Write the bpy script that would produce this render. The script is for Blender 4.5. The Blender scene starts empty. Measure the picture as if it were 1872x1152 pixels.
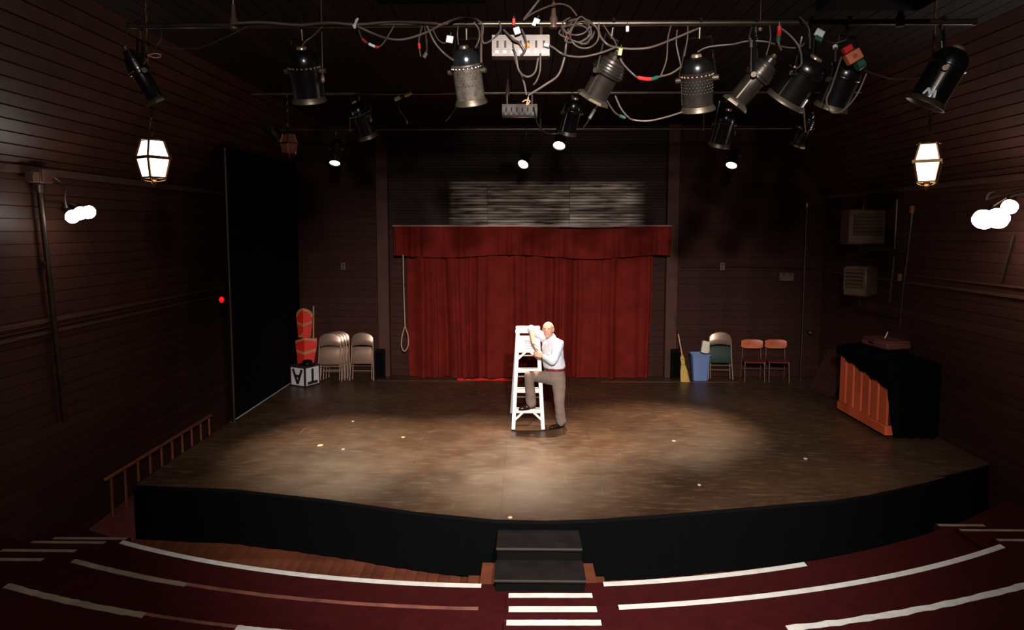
import bpy, bmesh, math, random
from mathutils import Vector, Matrix

random.seed(7)
V = Vector
sc = bpy.context.scene
col = sc.collection

# ------------------------------------------------------------------ camera
CAM_H = 3.1
FPX, CX, CY = 1250.0, 936.0, 528.0
PITCH, YAW = math.atan(108 / 1250), math.atan(20 / 1250)
fwd = V((-math.sin(YAW) * math.cos(PITCH), math.cos(YAW) * math.cos(PITCH), -math.sin(PITCH)))
rgt = V((math.cos(YAW), math.sin(YAW), 0))
upv = rgt.cross(fwd)
cam_data = bpy.data.cameras.new('camera')
cam = bpy.data.objects.new('camera', cam_data)
col.objects.link(cam)
cam.matrix_world = Matrix(((rgt.x, upv.x, -fwd.x, 0), (rgt.y, upv.y, -fwd.y, 0), (rgt.z, upv.z, -fwd.z, CAM_H), (0, 0, 0, 1)))
cam_data.sensor_width = 36
cam_data.lens = 36 * FPX / 1872
cam_data.shift_y = -(576 - CY) / 1872
cam_data.clip_start = 0.05
sc.camera = cam

# ------------------------------------------------------------------ world, exposure, stage light
sc.view_settings.view_transform = 'Standard'
sc.view_settings.look = 'None'
sc.view_settings.exposure = 0.0
sc.view_settings.gamma = 1.0
sc.view_settings.use_curve_mapping = False
world = bpy.data.worlds.new('world')
sc.world = world
world.use_nodes = True
world.node_tree.nodes['Background'].inputs[0].default_value = (1.0, 0.8, 0.7, 1)
world.node_tree.nodes['Background'].inputs[1].default_value = 0.001


def spot(name, loc, target, watts, size, blend, color=(1, .86, .7), radius=.06, parent=None):
    l = bpy.data.lights.new(name, 'SPOT')
    l.energy = watts
    l.spot_size = math.radians(size)
    l.spot_blend = blend
    l.color = color
    l.shadow_soft_size = radius
    o = bpy.data.objects.new(name, l)
    col.objects.link(o)
    o.location = loc
    o.rotation_euler = (V(target) - V(loc)).to_track_quat('-Z', 'Y').to_euler()
    return o


# two house spots on the auditorium ceiling above the viewpoint
spot('house_spot', (0.10, 0.0, 5.10), (0.30, 9.6, 0.0), 2950, 60, 1.0, (1, .94, .88), .09)
spot('house_spot', (0.80, 0.0, 5.10), (0.55, 9.6, 0.0), 2950, 60, 1.0, (1, .94, .88), .09)

# an added weak wide fill spot beside them, brightening the outer edges
spot('added_fill_spot', (0.40, -0.9, 4.85), (0.40, 9.0, 2.2), 520, 150, .6, (1, .93, .86), .12)

# ------------------------------------------------------------------ pixel helpers (places in the room read off the photograph)
CAMP = V((0, 0, CAM_H))


def ray(x, y):
    return fwd + rgt * ((x - CX) / FPX) - upv * ((y - CY) / FPX)


def PD(x, y, d):
    v = ray(x, y)
    return CAMP + v * (d / v.y)


def PZ(x, y, z):
    v = ray(x, y)
    return CAMP + v * ((z - CAM_H) / v.z)


def PX(x, y, xx):
    v = ray(x, y)
    return CAMP + v * (xx / v.x)


# ------------------------------------------------------------------ materials
def lin(c):
    return tuple(((v / 255) / 12.92 if v / 255 <= .04045 else ((v / 255 + .055) / 1.055) ** 2.4) for v in c)


def mat(name, rgb, rough=.6, metal=0., var=.0, vscale=6., bump=0., bscale=40., objvar=0., emit=None, estr=0., sheen=0., coat=0., stretch=None, spec=None):
    m = bpy.data.materials.new(name)
    m.use_nodes = True
    nt = m.node_tree
    b = nt.nodes['Principled BSDF']
    c = lin(rgb) + (1,)
    b.inputs['Base Color'].default_value = c
    b.inputs['Roughness'].default_value = rough
    b.inputs['Metallic'].default_value = metal
    if spec is not None:
        b.inputs['Specular IOR Level'].default_value = spec
    if sheen:
        b.inputs['Sheen Weight'].default_value = sheen
        b.inputs['Sheen Tint'].default_value = c
    if coat:
        b.inputs['Coat Weight'].default_value = coat
        b.inputs['Coat Roughness'].default_value = .15
    if emit:
        b.inputs['Emission Color'].default_value = tuple(emit) + (1,)
        b.inputs['Emission Strength'].default_value = estr
    tc = None
    if var or bump:
        tc = nt.nodes.new('ShaderNodeTexCoord')
        mp = nt.nodes.new('ShaderNodeMapping')
        nt.links.new(tc.outputs['Object'], mp.inputs[0])
        if stretch:
            mp.inputs['Scale'].default_value = stretch
    if var or objvar:
        mix = nt.nodes.new('ShaderNodeMixRGB')
        mix.blend_type = 'MULTIPLY'
        mix.inputs[0].default_value = 1
        mix.inputs[1].default_value = c
        add = nt.nodes.new('ShaderNodeMath')
        add.operation = 'ADD'
        if var:
            n = nt.nodes.new('ShaderNodeTexNoise')
            n.inputs['Scale'].default_value = vscale
            n.inputs['Detail'].default_value = 6
            nt.links.new(mp.outputs[0], n.inputs['Vector'])
            r = nt.nodes.new('ShaderNodeMapRange')
            r.inputs[1].default_value = .3
            r.inputs[2].default_value = .7
            r.inputs[3].default_value = 1 - var
            r.inputs[4].default_value = 1 + var
            nt.links.new(n.outputs[0], r.inputs[0])
            nt.links.new(r.outputs[0], add.inputs[0])
        else:
            add.inputs[0].default_value = 1
        if objvar:
            oi = nt.nodes.new('ShaderNodeObjectInfo')
            r2 = nt.nodes.new('ShaderNodeMapRange')
            r2.inputs[3].default_value = -objvar
            r2.inputs[4].default_value = objvar
            nt.links.new(oi.outputs['Random'], r2.inputs[0])
            nt.links.new(r2.outputs[0], add.inputs[1])
        else:
            add.inputs[1].default_value = 0
        nt.links.new(add.outputs[0], mix.inputs[2])
        nt.links.new(mix.outputs[0], b.inputs['Base Color'])
    if bump:
        n2 = nt.nodes.new('ShaderNodeTexNoise')
        n2.inputs['Scale'].default_value = bscale
        n2.inputs['Detail'].default_value = 4
        nt.links.new(mp.outputs[0], n2.inputs['Vector'])
        bp = nt.nodes.new('ShaderNodeBump')
        bp.inputs['Strength'].default_value = bump
        bp.inputs['Distance'].default_value = .01
        nt.links.new(n2.outputs[0], bp.inputs['Height'])
        nt.links.new(bp.outputs[0], b.inputs['Normal'])
    return m


M = {}
M['board'] = mat('brown_painted_board', (66, 38, 31), .5, spec=.35, var=.2, vscale=5, objvar=.14, bump=.15, bscale=30, stretch=(1, .25, 1))
M['back_board'] = mat('brown_painted_back_board', (54, 27, 22), .7, spec=.15, var=.25, vscale=3, objvar=.10, bump=.15, bscale=30)
M['backing'] = mat('dark_wall_backing', (30, 19, 16), .8)
M['ceil'] = mat('dark_ceiling_board', (36, 22, 18), .7, spec=.2, var=.2, objvar=.2)
M['trim'] = mat('dark_trim', (86, 58, 48), .45, var=.2)
M['column'] = mat('painted_column', (74, 43, 35), .6, spec=.2, var=.25, vscale=3, bump=.1)
M['black'] = mat('matt_black_paint', (8, 7, 7), .85, spec=.12, var=.3, vscale=3)
M['black_cloth'] = mat('black_cloth', (2, 2, 3), .95, var=.2, bump=.2, bscale=200, spec=.1)
M['carpet'] = mat('dark_red_carpet', (62, 13, 14), .95, var=.2, vscale=8, bump=.5, bscale=300, spec=.1)
M['tape'] = mat('white_nosing_tape', (226, 222, 214), .5, var=.12, vscale=9)
M['tape_tan'] = mat('tan_nosing_tape', (160, 142, 122), .6, var=.25, vscale=5)  # darker tan copy of the nosing tape, for the side strips
M['tape_worn'] = mat('worn_bare_nosing', (126, 74, 62), .6, var=.35, vscale=6)
M['pit_wood'] = mat('orange_wood_floor', (108, 58, 40), .4, var=.3, vscale=4, objvar=.18)
M['ramp'] = mat('red_ramp_carpet', (118, 50, 44), .9, var=.15, bump=.3, bscale=200)
M['rail'] = mat('handrail_wood', (150, 84, 66), .4, var=.2)
M['velvet'] = mat('red_velvet', (104, 23, 16), .85, sheen=.5, var=.22, vscale=3, bump=.1, bscale=120, spec=.15)
M['metal'] = mat('pipe_metal', (108, 96, 84), .35, .9, var=.35, vscale=5)
M['pipe_dark'] = mat('dark_pipe', (70, 56, 48), .4, .7, var=.3)
M['fix_black'] = mat('black_enamel_fixture', (18, 17, 17), .28, .2, var=.3, vscale=9, coat=.6)
M['fix_gray'] = mat('worn_grey_fixture', (58, 50, 45), .34, .6, var=.3, vscale=9)
M['fix_dusty'] = mat('dusty_grey_fixture', (98, 88, 80), .5, .5, var=.4, vscale=25)
M['fix_chrome'] = mat('chrome_dome', (120, 122, 128), .16, .95, var=.12, vscale=5)
M['rim'] = mat('worn_rim_metal', (104, 93, 79), .45, .8, var=.25, vscale=10)
M['bead'] = mat('bright_vent_metal', (230, 196, 170), .25, .8)
M['glass_dark'] = mat('unlit_lens', (30, 30, 34), .08, coat=1)
M['lens_on'] = mat('lit_lens', (255, 240, 220), .3, emit=(1, .9, .78), estr=14)
M['cable'] = mat('rubber_cable', (84, 70, 62), .5, var=.15)
M['cable_dark'] = mat('dark_rubber_cable', (48, 40, 36), .5, var=.15)
M['red_tape'] = mat('red_tape', (206, 38, 34), .5)
M['green_tape'] = mat('green_tape', (34, 84, 66), .5)
M['white_tape'] = mat('white_tape', (224, 232, 240), .5)
M['yellow_tape'] = mat('yellow_tape', (226, 200, 110), .5)
M['orange_box'] = mat('orange_plug_box', (206, 112, 80), .5, var=.1)
M['box_metal'] = mat('grey_box_metal', (88, 77, 72), .4, .4, var=.15, vscale=12)
M['slot'] = mat('dark_slot', (24, 16, 14), .6)
M['brass'] = mat('aged_brass', (120, 88, 52), .35, .85, var=.2)
M['pane_lit'] = mat('lit_lantern_glass', (255, 250, 240), .4, emit=(1, .93, .84), estr=4.5)
M['pane_off'] = mat('unlit_lantern_glass', (150, 90, 74), .2, coat=.6)
M['bulb'] = mat('flood_bulb', (255, 250, 245), .4, emit=(1, .9, .8), estr=34)
M['red_lamp'] = mat('red_pilot_glass', (220, 20, 20), .3, emit=(1, .008, .008), estr=.8)
M['chair_metal'] = mat('tan_folding_chair_steel', (150, 118, 100), .38, .5, var=.08, coat=.3)
M['green_vinyl'] = mat('dark_green_vinyl', (18, 44, 36), .6, var=.1)
M['orange_wood'] = mat('orange_chair_wood', (206, 102, 66), .4, var=.2, vscale=8)
M['red_seat'] = mat('dark_red_seat_wood', (120, 42, 38), .45, var=.1)
M['leg_metal'] = mat('chair_leg_steel', (128, 96, 84), .4, .6)
M['blue'] = mat('blue_plastic', (104, 124, 172), .45, var=.06)
M['paper'] = mat('white_paper', (226, 214, 194), .8, var=.05)
M['straw'] = mat('broom_straw', (206, 166, 86), .8, var=.25, vscale=20, bump=.6, bscale=150, stretch=(6, 6, .6))
M['broom_stick'] = mat('broom_handle_wood', (214, 152, 104), .5, var=.1)
M['dark_stick'] = mat('black_stick', (16, 13, 13), .6)
M['white_paint'] = mat('white_ladder_paint', (240, 236, 234), .5, var=.04)
M['block_white'] = mat('white_block_paint', (214, 208, 212), .6, var=.05)
M['block_dark'] = mat('dark_plum_paint', (46, 26, 34), .6)
M['prop_red'] = mat('bright_red_paint', (222, 40, 26), .6, var=.12)
M['prop_tan'] = mat('tan_trim_paint', (186, 124, 78), .6, var=.15)
M['piano_wood'] = mat('orange_piano_back_wood', (206, 90, 52), .5, var=.25, vscale=3, stretch=(1, 1, .2))
M['piano_dark'] = mat('dark_red_panel', (52, 19, 16), .6, var=.2)
M['cushion'] = mat('maroon_case', (104, 52, 46), .7, var=.15)
M['heater'] = mat('brown_heater_enamel', (104, 78, 66), .4, .3, var=.2)
M['rope'] = mat('tan_rope', (178, 142, 116), .8, var=.2, vscale=40)
M['skin'] = mat('skin', (226, 168, 142), .5, var=.06, vscale=10)
M['shirt'] = mat('pale_shirt', (218, 224, 234), .8, var=.04, bump=.15, bscale=60)
M['trouser'] = mat('grey_brown_trousers', (126, 106, 96), .85, var=.08, bump=.25, bscale=40)
M['belt'] = mat('red_brown_leather', (120, 34, 34), .4)
M['shoe'] = mat('dark_brown_shoe_leather', (44, 22, 20), .22, coat=.6)
M['hair'] = mat('grey_hair', (176, 160, 152), .8, var=.2, vscale=60)
M['eye'] = mat('eye_white', (226, 220, 214), .3)
M['iris'] = mat('dark_iris', (40, 26, 20), .3)
M['lip'] = mat('lip', (196, 108, 98), .5)
M['teeth'] = mat('teeth', (238, 232, 220), .4)
M['print'] = mat('blue_grey_label_print', (196, 200, 218), .6)
M['print_red'] = mat('red_label_print', (226, 150, 146), .6)
M['scrap'] = mat('pale_paper_scrap', (214, 196, 160), .7)


def floor_material():
    m = bpy.data.materials.new('scuffed_stage_floor')
    m.use_nodes = True
    nt = m.node_tree
    N, L = nt.nodes, nt.links
    b = N['Principled BSDF']
    g = N.new('ShaderNodeNewGeometry')

    def noise(scale, detail, sx=1, sy=1, rot=0):
        mp = N.new('ShaderNodeMapping')
        mp.inputs['Scale'].default_value = (sx, sy, 1)
        mp.inputs['Rotation'].default_value = (0, 0, rot)
        L.new(g.outputs['Position'], mp.inputs[0])
        n = N.new('ShaderNodeTexNoise')
        n.inputs['Scale'].default_value = scale
        n.inputs['Detail'].default_value = detail
        L.new(mp.outputs[0], n.inputs['Vector'])
        return n.outputs[0]

    def rng(s, a, b2, lo=0., hi=1.):
        r = N.new('ShaderNodeMapRange')
        r.inputs[1].default_value, r.inputs[2].default_value = a, b2
        r.inputs[3].default_value, r.inputs[4].default_value = lo, hi
        L.new(s, r.inputs[0])
        return r.outputs[0]
    big = rng(noise(.9, 5), .3, .7)
    ramp = N.new('ShaderNodeMixRGB')
    L.new(big, ramp.inputs[0])
    ramp.inputs[1].default_value = lin((56, 38, 26)) + (1,)
    ramp.inputs[2].default_value = lin((80, 57, 39)) + (1,)
    scuff = rng(noise(9, 12, .45, 1.5, .3), .50, .80, 0, .5)
    scr = rng(noise(14, 3, .08, 2.2, .25), .68, .76, 0, .6)
    scr2 = rng(noise(11, 3, 2.0, .1, -.35), .69, .77, 0, .5)
    speck = rng(noise(38, 2), .74, .78, 0, .7)
    cur = ramp.outputs[0]
    for s, c in ((scuff, (124, 98, 74)), (scr, (146, 118, 94)), (scr2, (138, 108, 84)), (speck, (176, 150, 120))):
        mx = N.new('ShaderNodeMixRGB')
        L.new(s, mx.inputs[0])
        L.new(cur, mx.inputs[1])
        mx.inputs[2].default_value = lin(c) + (1,)
        cur = mx.outputs[0]
    L.new(cur, b.inputs['Base Color'])
    L.new(rng(noise(2.2, 6), .3, .7, .34, .5), b.inputs['Roughness'])
    bp = N.new('ShaderNodeBump')
    bp.inputs['Strength'].default_value = .12
    bp.inputs['Distance'].default_value = .01
    L.new(noise(60, 4), bp.inputs['Height'])
    L.new(bp.outputs[0], b.inputs['Normal'])
    return m


M['stage'] = floor_material()


def pale_slat_material():
    # brown slats with a patchy grey-white area above the curtain, bounded by position
    m = bpy.data.materials.new('patchy_pale_slat')
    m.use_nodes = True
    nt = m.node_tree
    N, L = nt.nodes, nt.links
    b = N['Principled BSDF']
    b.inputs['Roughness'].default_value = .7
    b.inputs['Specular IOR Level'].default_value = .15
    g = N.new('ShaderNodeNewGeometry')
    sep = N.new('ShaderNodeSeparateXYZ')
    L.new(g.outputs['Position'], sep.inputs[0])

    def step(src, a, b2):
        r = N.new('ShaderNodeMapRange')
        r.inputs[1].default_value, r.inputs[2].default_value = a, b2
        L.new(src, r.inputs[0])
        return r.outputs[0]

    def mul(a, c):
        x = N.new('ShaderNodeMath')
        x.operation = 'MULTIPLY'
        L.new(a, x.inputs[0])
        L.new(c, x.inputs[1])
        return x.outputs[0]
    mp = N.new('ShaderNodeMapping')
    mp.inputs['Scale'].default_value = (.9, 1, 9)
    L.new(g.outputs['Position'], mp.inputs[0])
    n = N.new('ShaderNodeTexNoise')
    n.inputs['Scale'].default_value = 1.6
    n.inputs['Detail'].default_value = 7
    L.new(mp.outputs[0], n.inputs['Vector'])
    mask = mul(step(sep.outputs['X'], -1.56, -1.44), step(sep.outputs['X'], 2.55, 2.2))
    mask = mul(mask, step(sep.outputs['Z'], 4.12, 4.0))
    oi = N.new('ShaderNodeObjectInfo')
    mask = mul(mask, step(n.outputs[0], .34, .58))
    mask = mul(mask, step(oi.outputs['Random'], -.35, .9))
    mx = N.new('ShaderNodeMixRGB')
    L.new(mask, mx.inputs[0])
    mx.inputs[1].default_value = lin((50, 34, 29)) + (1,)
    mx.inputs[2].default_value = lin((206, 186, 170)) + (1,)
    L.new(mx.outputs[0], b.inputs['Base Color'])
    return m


M['slat'] = pale_slat_material()


# ------------------------------------------------------------------ geometry helpers
def frame_from_axis(ax, hint=V((0, 0, 1))):
    z = ax.normalized()
    if abs(z.dot(hint)) > .97:
        hint = V((0, 1, 0))
    x = hint.cross(z).normalized()
    y = z.cross(x)
    return x, y, z


class G:
    def __init__(s):
        s.v, s.f = [], []

    def add(s, vs, fs):
        n = len(s.v)
        s.v += [V(p) for p in vs]
        s.f += [tuple(i + n for i in f) for f in fs]
        return s

    def box(s, c, size, rot=None):
        c = V(c)
        h = V(size) / 2
        vs = []
        for z in (-1, 1):
            for y in (-1, 1):
                for x in (-1, 1):
                    p = V((x * h.x, y * h.y, z * h.z))
                    vs.append(c + (rot @ p if rot is not None else p))
        return s.add(vs, [(0, 2, 3, 1), (4, 5, 7, 6), (0, 1, 5, 4), (2, 6, 7, 3), (0, 4, 6, 2), (1, 3, 7, 5)])

    def bb(s, a, b):
        return s.box((V(a) + V(b)) / 2, V([abs(b[i] - a[i]) for i in range(3)]))

    def beam(s, a, b, w, h, hint=V((0, 0, 1))):
        a, b = V(a), V(b)
        x, y, z = frame_from_axis(b - a, hint)
        vs = []
        for p in (a, b):
            for sx, sy in ((-1, -1), (1, -1), (1, 1), (-1, 1)):
                vs.append(p + x * sx * w / 2 + y * sy * h / 2)
        return s.add(vs, [(3, 2, 1, 0), (4, 5, 6, 7), (0, 1, 5, 4), (1, 2, 6, 5), (2, 3, 7, 6), (3, 0, 4, 7)])

    def lathe(s, a, axis, prof, n=20, sides_rot=0., capa=True, capb=True, hint=V((0, 0, 1))):
        a = V(a)
        x, y, z = frame_from_axis(V(axis), hint)
        vs, fs = [], []
        for t, r in prof:
            for k in range(n):
                an = 2 * math.pi * k / n + sides_rot
                vs.append(a + z * t + (x * math.cos(an) + y * math.sin(an)) * r)
        for i in range(len(prof) - 1):
            for k in range(n):
                k2 = (k + 1) % n
                fs.append((i * n + k, i * n + k2, (i + 1) * n + k2, (i + 1) * n + k))
        if capa:
            fs.append(tuple(range(n - 1, -1, -1)))
        if capb:
            m0 = (len(prof) - 1) * n
            fs.append(tuple(range(m0, m0 + n)))
        return s.add(vs, fs)

    def cyl(s, a, b, r0, r1=None, n=14):
        a, b = V(a), V(b)
        return s.lathe(a, b - a, [(0, r0), ((b - a).length, r0 if r1 is None else r1)], n)

    def ball(s, c, r, scale=(1, 1, 1), n=12, m=8, rot=None):
        c = V(c)
        vs, fs = [], []
        pts = []
        for i in range(m + 1):
            th = math.pi * i / m
            for k in range(n):
                ph = 2 * math.pi * k / n
                p = V((math.sin(th) * math.cos(ph) * r * scale[0], math.sin(th) * math.sin(ph) * r * scale[1], math.cos(th) * r * scale[2]))
                pts.append(c + (rot @ p if rot is not None else p))
        vs.append(pts[0])
        vs += pts[n:m * n]
        vs.append(pts[m * n])
        for k in range(n):
            fs.append((0, 1 + k, 1 + (k + 1) % n))
        for i in range(m - 2):
            for k in range(n):
                k2 = (k + 1) % n
                fs.append((1 + i * n + k, 1 + (i + 1) * n + k, 1 + (i + 1) * n + k2, 1 + i * n + k2))
        e = len(vs) - 1
        for k in range(n):
            fs.append((1 + (m - 2) * n + k, e, 1 + (m - 2) * n + (k + 1) % n))
        return s.add(vs, fs)

    def tube(s, path, r, n=8, closed=False):
        path = [V(p) for p in path]
        L = len(path)
        tang = []
        for i in range(L):
            a = path[(i - 1) % L] if closed or i > 0 else path[i]
            b = path[(i + 1) % L] if closed or i < L - 1 else path[i]
            t = b - a
            tang.append(t.normalized() if t.length > 1e-9 else V((0, 0, 1)))
        x, y, z = frame_from_axis(tang[0])
        vs, fs = [], []
        for i in range(L):
            z = tang[i]
            x = (x - z * x.dot(z))
            x = x.normalized() if x.length > 1e-6 else frame_from_axis(z)[0]
            y = z.cross(x)
            rr = r[i] if isinstance(r, (list, tuple)) else r
            for k in range(n):
                an = 2 * math.pi * k / n
                vs.append(path[i] + (x * math.cos(an) + y * math.sin(an)) * rr)
        for i in range(L if closed else L - 1):
            j = (i + 1) % L
            for k in range(n):
                k2 = (k + 1) % n
                fs.append((i * n + k, i * n + k2, j * n + k2, j * n + k))
        if not closed:
            fs.append(tuple(range(n - 1, -1, -1)))
            fs.append(tuple(range((L - 1) * n, L * n)))
        return s.add(vs, fs)

    def prism(s, poly, d):
        # poly: list of 3D points (planar), extruded along vector d
        poly = [V(p) for p in poly]
        n = len(poly)
        vs = poly + [p + V(d) for p in poly]
        fs = [tuple(range(n - 1, -1, -1)), tuple(range(n, 2 * n))]
        for i in range(n):
            j = (i + 1) % n
            fs.append((i, j, n + j, n + i))
        return s.add(vs, fs)

    def loft(s, rings, cap=True):
        n = len(rings[0])
        b = 0
        vs, fs = [], []
        for r in rings:
            vs += r
        for i in range(len(rings) - 1):
            for k in range(n):
                k2 = (k + 1) % n
                fs.append((i * n + k, i * n + k2, (i + 1) * n + k2, (i + 1) * n + k))
        if cap:
            fs.append(tuple(range(n - 1, -1, -1)))
            fs.append(tuple(range((len(rings) - 1) * n, len(rings) * n)))
        return s.add(vs, fs)

    def mesh(s, name, m=None, off=V((0, 0, 0)), smooth=True, angle=40, bevel=0):
        me = bpy.data.meshes.new(name)
        me.from_pydata([tuple(p - off) for p in s.v], [], s.f)
        bm = bmesh.new()
        bm.from_mesh(me)
        bmesh.ops.recalc_face_normals(bm, faces=bm.faces)
        if bevel:
            bmesh.ops.bevel(bm, geom=list(bm.edges), offset=bevel, segments=1, affect='EDGES', clamp_overlap=True)
        bm.to_mesh(me)
        bm.free()
        if smooth:
            me.polygons.foreach_set('use_smooth', [True] * len(me.polygons))
            me.set_sharp_from_angle(angle=math.radians(angle))
        if m is not None:
            me.materials.append(M[m] if isinstance(m, str) else m)
        return me

    def build(s, name, m, parent=None, label=None, cat=None, group=None, kind=None, world=True, smooth=True, angle=40, bevel=0, origin=None):
        if parent is not None and world:
            off = root_loc(parent)
        elif parent is None:
            if origin is None:
                mn = V([min(p[i] for p in s.v) for i in range(3)])
                mx = V([max(p[i] for p in s.v) for i in range(3)])
                off = V(((mn.x + mx.x) / 2, (mn.y + mx.y) / 2, mn.z))
            else:
                off = V(origin)
        else:
            off = V((0, 0, 0))
        me = s.mesh(name, m, off, smooth, angle, bevel)
        o = bpy.data.objects.new(name, me)
        col.objects.link(o)
        if parent is not None:
            o.parent = parent
        else:
            o.location = off
        return tag(o, label, cat, group, kind)


def root_loc(o):
    p = V((0, 0, 0))
    while o is not None:
        p = p + o.location
        o = o.parent
    return p


def tag(o, label=None, cat=None, group=None, kind=None):
    for k, v in (('label', label), ('category', cat), ('group', group), ('kind', kind)):
        if v:
            o[k] = v
    return o


def thing(name, label=None, cat=None, loc=(0, 0, 0), group=None, kind=None, rz=0):
    o = bpy.data.objects.new(name, None)
    o.empty_display_size = .1
    col.objects.link(o)
    o.location = loc
    o.rotation_euler = (0, 0, rz)
    return tag(o, label, cat, group, kind)


def inst(name, me, parent, loc=(0, 0, 0), rot=(0, 0, 0), scale=(1, 1, 1)):
    o = bpy.data.objects.new(name, me)
    col.objects.link(o)
    o.parent = parent
    o.location = V(loc) - root_loc(parent)
    o.rotation_euler = rot
    o.scale = scale
    return o


def copy_tree(o, parent=None):
    c = o.copy()
    col.objects.link(c)
    c.parent = parent
    for ch in [x for x in bpy.data.objects if x.parent == o]:
        copy_tree(ch, c)
    return c


def smooth_path(pts, sub=6):
    pts = [V(p) for p in pts]
    out = []
    for i in range(len(pts) - 1):
        p0 = pts[max(i - 1, 0)]
        p1, p2 = pts[i], pts[i + 1]
        p3 = pts[min(i + 2, len(pts) - 1)]
        for k in range(sub):
            t = k / sub
            out.append(.5 * ((2 * p1) + (p2 - p0) * t + (2 * p0 - 5 * p1 + 4 * p2 - p3) * t * t + (3 * p1 - p0 - 3 * p2 + p3) * t ** 3))
    out.append(pts[-1])
    return out


# ------------------------------------------------------------------ the room
XL, XR, YB, YF = -5.5, 6.25, 14.35, -2.5
ZM, ZC = 3.78, 5.25            # moulding height, flat ceiling height
ZP = -0.7                      # auditorium floor by the stage
CL, CR = XL + (ZC - ZM), XR - (ZC - ZM)

# walls: backing slabs with boards nailed on
wl = G().bb((XL - .12, YF, ZP - .05), (XL - .02, YB + .2, ZM)).build('wall_left', 'backing', kind='structure')
wr = G().bb((XR + .02, YF, ZP - .05), (XR + .12, YB + .2, ZM)).build('wall_right', 'backing', kind='structure')
wb = G().bb((XL - .12, YB + .02, ZP - .05), (XR + .12, YB + .14, ZC + .1)).build('wall_back', 'backing', kind='structure')
wf = G().bb((XL - .12, YF - .1, ZP - .05), (XR + .12, YF, ZC + .1)).build('wall_front', 'backing', kind='structure')

BW = .14


def board_mesh(name, L, w, t, m):
    # a board with eased long edges: runs along local Y, width along Z, thickness along X
    e = .003
    pr = [(-t / 2, -w / 2), (t / 2 - e, -w / 2), (t / 2, -w / 2 + e), (t / 2, w / 2 - e), (t / 2 - e, w / 2), (-t / 2, w / 2)]
    g = G()
    g.prism([V((x, -L / 2, z)) for x, z in pr], (0, L, 0))
    return g.mesh(name, m, smooth=False)


side_len = YB - YF
bm_side = board_mesh('board', side_len, BW - .004, .025, 'board')


def side_boards(wall, x, z0, z1, rot):
    n = int(round((z1 - z0) / BW))
    for i in range(n):
        inst('board', bm_side, wall, (x + random.uniform(-.003, .003), (YB + YF) / 2, z0 + (i + .5) * (z1 - z0) / n), (0, 0, rot), (1, 1, (z1 - z0) / n / BW))


side_boards(wl, XL, ZP, ZM, 0)
side_boards(wr, XR, ZP, ZM, math.pi)

# ceiling: flat middle and 45 degree coves
ce = G()
ce.bb((CL - .05, YF, ZC + .02), (CR + .05, YB + .14, ZC + .12))
for a, b in (((XL - .06, ZM - .02), (CL - .06, ZC + .04)), ((XR + .06, ZM - .02), (CR + .06, ZC + .04))):
    sgn = -1 if a[0] < 0 else 1
    ce.prism([V((a[0], YF, a[1])), V((b[0], YF, b[1])), V((b[0] + sgn * .06, YF, b[1] + .06)), V((a[0] + sgn * .06, YF, a[1] + .06))], (0, side_len, 0))
ceiling = ce.build('ceiling', 'backing', kind='structure')
bm_cove = board_mesh('board', side_len, BW - .004, .02, 'board')
bm_flat = board_mesh('board', side_len, .176, .02, 'ceil')
cl_len = (ZC - ZM) * math.sqrt(2)
nc = int(cl_len / BW)
for i in range(nc):
    t = (i + .5) / nc
    inst('board', bm_cove, ceiling, (XL + t * (ZC - ZM), (YB + YF) / 2, ZM + t * (ZC - ZM)), (0, math.radians(45), 0))
    inst('board', bm_cove, ceiling, (XR - t * (ZC - ZM), (YB + YF) / 2, ZM + t * (ZC - ZM)), (0, math.radians(135), 0))
nf = int((CR - CL) / .18)
for i in range(nf):
    inst('board', bm_flat, ceiling, (CL + (i + .5) * (CR - CL) / nf, (YB + YF) / 2, ZC), (0, math.radians(90), 0))

# back wall boards, left and right of the two columns
COL_L, COL_R = (-3.04, -2.80), (2.97, 3.21)
for x0, x1 in ((XL, COL_L[0]), (COL_R[1], XR)):
    me = board_mesh('board', x1 - x0, BW - .002, .025, 'back_board')
    for i in range(38):
        zz = ZP + .7 + (i + .5) * BW
        if zz > ZC:
            break
        inst('board', me, wb, ((x0 + x1) / 2, YB, zz), (0, 0, -math.pi / 2))
# narrow slats between the columns, above and beside the curtain
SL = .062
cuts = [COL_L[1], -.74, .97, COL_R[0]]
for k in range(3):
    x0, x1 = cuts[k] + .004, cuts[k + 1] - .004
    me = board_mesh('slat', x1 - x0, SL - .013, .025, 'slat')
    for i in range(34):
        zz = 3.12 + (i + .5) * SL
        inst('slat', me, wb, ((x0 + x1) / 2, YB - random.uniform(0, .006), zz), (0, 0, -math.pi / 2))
# plain boards at the sides of the curtain
for x0, x1 in ((COL_L[1], -2.2), (2.5, COL_R[0])):
    me = board_mesh('board', x1 - x0, BW - .002, .025, 'back_board')
    for i in range(22):
        inst('board', me, wb, ((x0 + x1) / 2, YB, (i + .5) * BW), (0, 0, -math.pi / 2))

# columns, beam and trims
for i, (a, b) in enumerate((COL_L, COL_R)):
    G().bb((a, YB - .16, 0), (b, YB + .01, ZC - .01)).build('trim_%d' % (i + 1), 'column', kind='structure', bevel=.008)
    for s in (-1, 1):
        xx = a - .05 if s < 0 else b + .05
tn = 3


def trim(a, b, m='trim', bevel=.006):
    global tn
    G().bb(a, b).build('trim_%d' % tn, m, kind='structure', bevel=bevel)
    tn += 1


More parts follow.
